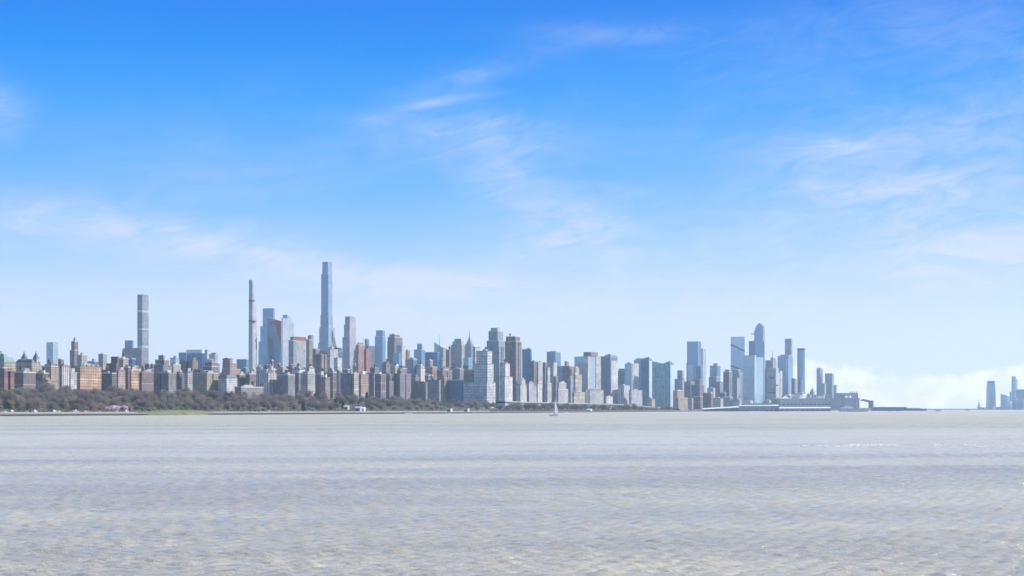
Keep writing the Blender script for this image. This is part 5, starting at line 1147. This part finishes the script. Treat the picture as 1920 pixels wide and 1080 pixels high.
# sailboat: bow to the left, sails to the right of centre
D = 1780; bx = X_(1039, D); r = empty('sailboat', (bx, D, 0)); tag(r, 'white sailboat with raised sails crossing the open river', 'sailboat')
rz = math.pi - R(12); hull(bx, D, 12.2, 3.4, 1.35, WHITE, r, 'hull', rz)
b = MB(); b.box((bx + 1.2, D, 1.75), (4.6, 2.0, .75), rz); b.build('cabin', WHITE, r)
b = MB(); b.box((bx + 1.2, D - 1.02, 1.8), (3.6, .06, .3), -R(12)); b.build('cabin_window', DGLASS, r)
mx = bx + 1.0; zm = Z_(747.5, D)
b = MB(); b.tube((mx, D, 1.4), (mx, D, zm), .11, .07, 8); b.build('mast', PALEG, r)
b = MB(); b.tube((mx, D, 2.6), (mx + 4.3, D - .9, 2.5), .08, .08, 6); b.build('boom', PALEG, r)
def sail(name, P, m, belly=.35):
    b = MB(); A, B2, C2 = [Vector(q) for q in P]; N = 8; nrm = (B2 - A).cross(C2 - A).normalized()
    g = [[None] * (N + 1) for _ in range(N + 1)]
    for i in range(N + 1):
        l, rr = A.lerp(C2, i / N), B2.lerp(C2, i / N)
        for j in range(N + 1):
            q = l.lerp(rr, j / N); g[i][j] = q + nrm * belly * math.sin(math.pi * j / N) * math.sin(math.pi * min(1, .15 + .85 * i / N)) 
    for i in range(N):
        for j in range(N): b.face([g[i][j], g[i][j + 1], g[i + 1][j + 1], g[i + 1][j]])
    b.build(name, m, r)
sail('mainsail', ((mx + .15, D, 2.8), (mx + 4.2, D - .9, 2.7), (mx + .12, D, zm - .4)), SAILM, .5)
sail('mainsail_leech', ((mx + 2.6, D - .5, 2.75), (mx + 4.25, D - .9, 2.7), (mx + 2.0, D - .4, zm * .62)), SAILM, .6)
sail('jib', ((mx - 2.6, D + .3, 2.6), (mx + .2, D + .05, 2.4), (mx + .05, D, zm * .78)), SAILT, .5)
b = MB(); b.tube((bx - 5.6, D, 1.8), (mx, D, zm * .8), .03, .03, 4); b.tube((bx + 5.8, D, 1.6), (mx, D, zm), .03, .03, 4); b.build('rigging', STEEL, r)
b = MB()
for k in range(5): b.tube((bx - 5.4 + k * .9, D - 1.1 + .1 * k, 1.4), (bx - 5.4 + k * .9, D - 1.1 + .1 * k, 2.1), .03, n=4)
b.tube((bx - 5.4, D - 1.1, 2.1), (bx - 1.8, D - .7, 2.1), .03, n=4); b.build('guard_rail', STEEL, r)
def motorboat(px, D, L, lb, m=WHITE, rz=0.15, cab=1.0, kind='motorboat', z=0.0):
    x = X_(px, D); r = empty(kind, (x, D, z)); tag(r, lb, 'boat'); hull(x, D, L, L * .26, L * .09, m, r, 'hull', rz, z)
    b = MB(); b.box((x - L * .05, D, z + L * .09 + L * .06 * cab), (L * .5, L * .18, L * .12 * cab), rz); b.build('cabin', WHITE, r)
    b = MB(); b.box((x - L * .05, D, z + L * .09 + L * .09 * cab), (L * .42, L * .19, L * .035 * cab), rz); b.build('cabin_window', DGLASS, r)
    b = MB(); b.tube((x - L * .1, D, z + L * .2), (x - L * .1, D, z + L * .38), L * .008, n=5); b.build('antenna', STEEL, r); return r
motorboat(766, 2500, 15, 'long white motorboat moored at the shore below the notched blue tower', cab=.8)
motorboat(797, 2510, 6, 'small white boat moored right of the long white motorboat')
motorboat(885, 2735, 9, 'low white boat moored beside the second pale kiosk', cab=.5)
motorboat(1060, 3380, 12, 'slim white boat moored under the elevated road', cab=.5)
motorboat(1669.5, 4300, 14, 'white ferry boat off the low far piers', cab=1.3, kind='ferry_boat')
motorboat(1683, 4900, 10, 'small white boat right of the ferry boat')
motorboat(1759, 5600, 22, 'dark working boat in the gap between the two banks', m=HULLD, cab=.7, kind='work_boat')
motorboat(1814, 7500, 26, 'distant dark boat near the right bank', m=HULLD, cab=.5, kind='work_boat')
for k, (px, L) in enumerate(((1189, 9), (1197, 7), (1207, 8), (1225, 8), (1233, 9), (1246, 10), (1282, 8), (1291, 7))):
    motorboat(px, depth_at(px, 1) - 25, L, f"dark moored boat along the quay below the teal towers, {['first', 'second', 'third', 'fourth', 'fifth', 'sixth', 'seventh', 'last'][k]} from the left", m=HULLD, cab=.4, kind='moored_boat')

# ------------------------------------------------------------------ piers and terminal on the right
PW = mat('pier_roof_white', (.80, .79, .77), .6, namp=.08); PG = mat('pier_wall', (.27, .33, .36)); PD = mat('pier_dark_timber', (.10, .12, .14)); TG = mat('terminal_wall', (.40, .42, .50), namp=.12); PB = mat('pier_wall_blue', (.14, .20, .26))  # the darkest one is plain timber for piles and the lowest pier tip
def pier(px0, px1, D, ytop0, ytop1, ybase, lb, wallm, depth=30, rail=False, mono=None, kind='pier_shed', rot=6.0):
    x0, x1 = X_(px0, D), X_(px1, D); r = empty(kind, ((x0 + x1) / 2, D, 0)); tag(r, lb, 'pier')
    zt0, zt1 = Z_(ytop0, D), Z_(ytop1, D); b = MB(); over = 1.2
    P = [(x0, D), (x1, D), (x1 + 4, D + depth), (x0 + 4, D + depth)]
    b.prism(P, 2.6, 0, 0, ztops=[zt0 - 4.22, zt1 - 4.22, zt1 - 4.22, zt0 - 4.22]); b.build('wall', wallm, r)
    Q = [(x0 - over, D - over), (x1 + over, D - over), (x1 + 5, D + depth + over), (x0 + 5, D + depth + over)]
    eh = 4.2; Rg = [(x0 + 3, D + 8), (x1 - 3, D + 8), (x1 - 1, D + depth - 8), (x0 + 5, D + depth - 8)]; lo = [zt0 - eh, zt1 - eh, zt1 - eh, zt0 - eh]; hi = [zt0, zt1, zt1, zt0]
    b = MB()
    for i in range(4):
        j = (i + 1) % 4; b.face([(*Q[i], lo[i]), (*Q[j], lo[j]), (*Q[j], lo[j] + .7), (*Q[i], lo[i] + .7)]); b.face([(*Q[i], lo[i] + .7), (*Q[j], lo[j] + .7), (*Rg[j], hi[j]), (*Rg[i], hi[i])])
    b.face([(*Rg[i], hi[i]) for i in range(4)]); b.face([(*Q[i], lo[i]) for i in reversed(range(4))]); b.build('roof', PW, r)
    b = MB(); b.prism([(x0 - 2, D - 3), (x1 + 2, D - 3), (x1 + 6, D + depth + 3), (x0 + 2, D + depth + 3)], 1.5, 2.6, 0, bottom=True); b.build('deck', CONC, r)
    n = int((x1 - x0) / 7)
    for k in range(n):
        b = MB(); b.tube((x0 + (k + .5) * (x1 - x0) / n, D - 2, -1), (x0 + (k + .5) * (x1 - x0) / n, D - 2, 1.5), .5, n=6); b.build('pile', PD, r)
    for k in range(max(3, n // 2)):       # dark openings along the shed wall
        b = MB(); w_ = (x1 - x0) / max(3, n // 2); xx = x0 + (k + .5) * w_; b.box((xx, D - .05, 4.1), (w_ * .62, .5, 2.4)); b.build('opening', DGLASS, r)
    if mono:
        b = MB(); ya, yb, xa, xb = mono; b.prism([(X_(xa, D), D + 6), (X_(xb, D), D + 6), (X_(xb, D), D + depth - 6), (X_(xa, D), D + depth - 6)], min(zt0, zt1) + .3, Z_(ya, D), 0); b.build('roof_monitor', [PG, PW], r)
    return r
pier(1317, 1387, 4560, 765.2, 761.4, 772, 'blue walled pier shed with a slanting white roof, first of the row', PB, 24)
pier(1386, 1460, 4500, 758.6, 758.6, 772, 'tallest white roofed pier shed with a raised roof strip', PG, 34, mono=(755.8, 0, 1393, 1452))
pier(1461, 1558, 4480, 763.3, 762.8, 772, 'long low pier shed with a bright white roof under the grey terminal', PG, 30)
# grey terminal / parking structure
D = 4900; r = empty('terminal_building', (X_(1540, D), D, 0)); tag(r, 'huge grey windowless terminal building behind the white pier roofs', 'building')
def blk(bb, xa, xb, ya, yb, d0, d1, mi=0): bb.prism([(X_(xa, D), D + d0), (X_(xb, D), D + d0), (X_(xb, D) + 3, D + d1), (X_(xa, D) + 3, D + d1)], Z_(ya, D), Z_(yb, D), 0, cap=1, mi=mi)
b = MB(); blk(b, 1463, 1556, 768, 747.5, 0, 60); blk(b, 1556.4, 1612, 768, 746.5, 4, 60); b.build('wall', [TG, ROOFL], r)
b = MB(); blk(b, 1569, 1611, 746.2, 736.8, 14, 55); b.build('upper_block', [TG, ROOF], r)
for xa in (1463, 1500, 1530, 1556.6, 1580, 1604): b = MB(); blk(b, xa + .3, xa + 1.4, 765, 748, -1.2, .1); b.build('pilaster', BULKG, r)
b = MB(); blk(b, 1463, 1556, 748, 747.0, -1.5, -.2); blk(b, 1557, 1612, 747, 746.0, 2, 3.8); b.build('ledge', PALEG, r)
for k in range(12):
    b = MB(); blk(b, 1467 + k * 7.3, 1471 + k * 7.3, 759, 757.6, -.35, .1); b.build('vent_slot', DGLASS, r)
for k, (xa, xb, y) in enumerate(((1466, 1482, 742.5), (1488, 1497, 743.5), (1500, 1508, 740.5), (1512, 1524, 745), (1534, 1546, 742), (1550, 1558, 740))):
    b = MB(); q0, q1 = X_(xa, D), X_(xb, D); z0 = Z_(747.2, D); zz = Z_(y, D); 
    if k in (0, 2): b.prism([(q0, D + 8), (q1, D + 8), (q1, D + 30), (q0, D + 30)], z0, zz, 0, poly_top=[(q0 * .5 + q1 * .5 - 1, D + 18), (q0 * .5 + q1 * .5 + 1, D + 18), (q0 * .5 + q1 * .5 + 1, D + 20), (q0 * .5 + q1 * .5 - 1, D + 20)])
    else: b.prism([(q0, D + 8), (q1, D + 8), (q1, D + 30), (q0, D + 30)], z0, zz, 0)
    b.build('rooftop_plant', PW if k in (0, 2, 4) else BULKG, r)
for k, px in enumerate((1587, 1594)):
    D2_ = 4890; c = (X_(px, D2_), D2_ - 6 + 12); rr = empty('tent', (c[0], c[1], Z_(746.4, D2_))); tag(rr, ['white peaked tent on the terminal roof, left one', 'white peaked tent on the terminal roof, taller right one'][k], 'tent', 'tents on the terminal roof')
    b = MB(); b.cyl(c, 6, Z_(746.3, D2_), Z_(744.8, D2_), 8); b.build('side_wall', PW, rr); b = MB(); b.cyl(c, 7, Z_(744.8, D2_), Z_(740.4 + (1 - k) * 1.4, D2_), 8, .3); b.build('canopy', PW, rr)
# gangway gantry right of the terminal
D = 4850; r = empty('gangway_gantry', (X_(1628, D), D, 0)); tag(r, 'brown boarding gantry arching down right of the grey terminal', 'gantry')
GB = mat('gantry_brown', (.28, .24, .27)); b = MB(); b.box((X_(1633, D), D, (Z_(766, D) + Z_(751, D)) / 2), (13, 12, Z_(751, D) - Z_(766, D))); b.build('tower_leg', GB, r)
b = MB(); P = [(1613, 751.5, 749.8), (1618, 751.8, 748.4), (1624, 753, 749.2), (1629.5, 754.5, 750.2)]
for (xa, la, ha), (xb, lb_, hb) in zip(P[:-1], P[1:]):
    q = [(X_(xa, D), D - 4), (X_(xb, D), D - 4), (X_(xb, D), D + 6), (X_(xa, D), D + 6)]
    b.face([(*q[0], Z_(la, D)), (*q[1], Z_(lb_, D)), (*q[1], Z_(hb, D)), (*q[0], Z_(ha, D))]); b.face([(*q[0], Z_(ha, D)), (*q[1], Z_(hb, D)), (*q[2], Z_(hb, D)), (*q[3], Z_(ha, D))]); b.face([(*q[3], Z_(la, D)), (*q[2], Z_(lb_, D)), (*q[1], Z_(lb_, D)), (*q[0], Z_(la, D))][::1])
b.build('boom', GB, r)
# moored museum ship in front of the terminal: grey hull, white raked bow to the right
D = 4400; SHG = mat('ship_grey', (.42, .44, .50), .6); x0, x1 = X_(1574, D), X_(1633, D); r = empty('moored_ship', ((x0 + x1) / 2, D, 0)); tag(r, 'grey ship moored before the terminal with a flared bow to the right', 'ship')
b = MB(); prof = [(x0, 0, 9.5), (x0 + 52, 0, 9.5), (x0 + 74, 0, 10.5), (x1, 3, 11.5)]
for (a, z0, z1), (c, z2, z3) in zip(prof[:-1], prof[1:]):
    wa, wc = (9, 9) if c < x1 else (7, .6); q = lambda xx, yy, zz: (xx, D + yy, zz)
    wt = wc if c == x1 else 9
    b.face([q(a, -wa * .8, -.3), q(c - (10 if c == x1 else 0), -wt * .8, -.3), q(c, -wt, z3), q(a, -9 if a < prof[2][0] else -9, z1)]); b.face([q(a, 9, z1), q(c, wt, z3), q(c - (10 if c == x1 else 0), wt * .8, -.3), q(a, wa * .8, -.3)])
    b.face([q(a, -9, z1), q(c, -wt, z3), q(c, wt, z3), q(a, 9, z1)])
b.face([(x0, D - 7.2, -.3), (x0, D - 9, 9.5), (x0, D + 9, 9.5), (x0, D + 7.2, -.3)]); b.build('hull', SHG, r)
b = MB(); b.box((x0 + 22, D, 11.3), (34, 10, 3.6)); b.box((x0 + 24, D, 14.5), (16, 8, 2.8)); b.build('superstructure', WHITE, r)
for k in range(5):
    b = MB(); b.box((x0 + 8 + k * 8, D - 9.2, 5.5), (1.2, .6, 7.5)); b.build('fender_post', WHITE, r)
b = MB(); b.tube((x0 + 24, D, 15), (x0 + 24, D, 21), .4, n=6); b.build('mast', PALEG, r)
lowp = [(1636, 1700, 6200, 763.0, 'long dark low pier building running out right of the gantry', PB), (1699, 1727, 6300, 765.0, 'lower dark pier continuing right from the long pier', PB), (1722, 1738, 6400, 766.8, 'last and lowest dark pier tip', PD)]
for xa, xb, D, y, lb, m in lowp: 
    r = empty('pier_building', (X_(xa, D), D, 0)); tag(r, lb, 'pier'); b = MB(); b.prism([(X_(xa, D), D), (X_(xb, D), D), (X_(xb, D) + 8, D + 60), (X_(xa, D) + 8, D + 60)], -1, Z_(y, D), 0); b.build('wall', [m, ROOF], r)
    b = MB(); b.prism([(X_(xa, D) - .5, D - 1.2), (X_(xb, D) + .5, D - 1.2), (X_(xb, D) + .5, D - .1), (X_(xa, D) - .5, D - .1)], Z_(y, D) - 2.2, Z_(y, D) + .4, 0, bottom=True); b.build('roof', ROOFL if m is PB else ROOF, r)
    n = 8
    for k in range(n): b = MB(); b.box((X_(xa + (xb - xa) * (k + .5) / n, D), D - .4, Z_(y, D) * .45), ((X_(xb, D) - X_(xa, D)) / n * .5, .7, 3)); b.build('opening', DGLASS, r)
# floating docks along the park shore
DOCK = mat('dock_timber', (.14, .13, .12))
for k, (px, L) in enumerate(((700, 14), (716, 10), (734, 12), (752, 12), (812, 10), (827, 12), (858, 10), (1150, 14), (1245, 22))):
    D = depth_at(px, 1) - 12; o = MB(); x = X_(px, D); r = empty('floating_dock', (x, D, 0))
    tag(r, f"low dark floating dock at the shore, {['first', 'second', 'third', 'fourth', 'fifth', 'sixth', 'seventh', 'eighth', 'last'][k]} from the left", 'dock', 'docks along the shore')
    o.box((x, D, .5), (L, 3, .7)); o.build('platform', DOCK, r)
    for u in (-.45, 0, .45): q = MB(); q.tube((x + u * L, D + 1.2, -.5), (x + u * L, D + 1.2, 2.6), .22, n=6); q.build('pile', PD, r)

# ------------------------------------------------------------------ air
hm = bpy.data.materials.new('haze_air'); hm.use_nodes = True; t = NT(hm.node_tree); t.n.clear()
pv = t.n.new('ShaderNodeVolumePrincipled'); pv.inputs['Color'].default_value = (.61, .82, 1.0, 1); pv.inputs['Density'].default_value = 4.1e-5; pv.inputs['Anisotropy'].default_value = .2
ou = t.n.new('ShaderNodeOutputMaterial'); t.l.new(pv.outputs[0], ou.inputs['Volume'])
b = MB(); b.box((0, 7150, 238), (33000, 15300, 482)); tag(b.build('haze', hm), kind='stuff')

# copies that would share a label are told apart by their order along the row
from collections import defaultdict
dd = defaultdict(list)
for o in scene.objects:
    if o.parent is None and 'label' in o and o.get('category') == 'tree': dd[o['label']].append(o)
ORD = ['first', 'second', 'third', 'fourth', 'fifth', 'sixth', 'seventh', 'eighth']
for lb, os_ in dd.items():
    if len(os_) > 1:
        os_.sort(key=lambda o: o.location.x / o.location.y)
        for k, o in enumerate(os_): o['label'] = f"{lb}, {ORD[k]} from left"
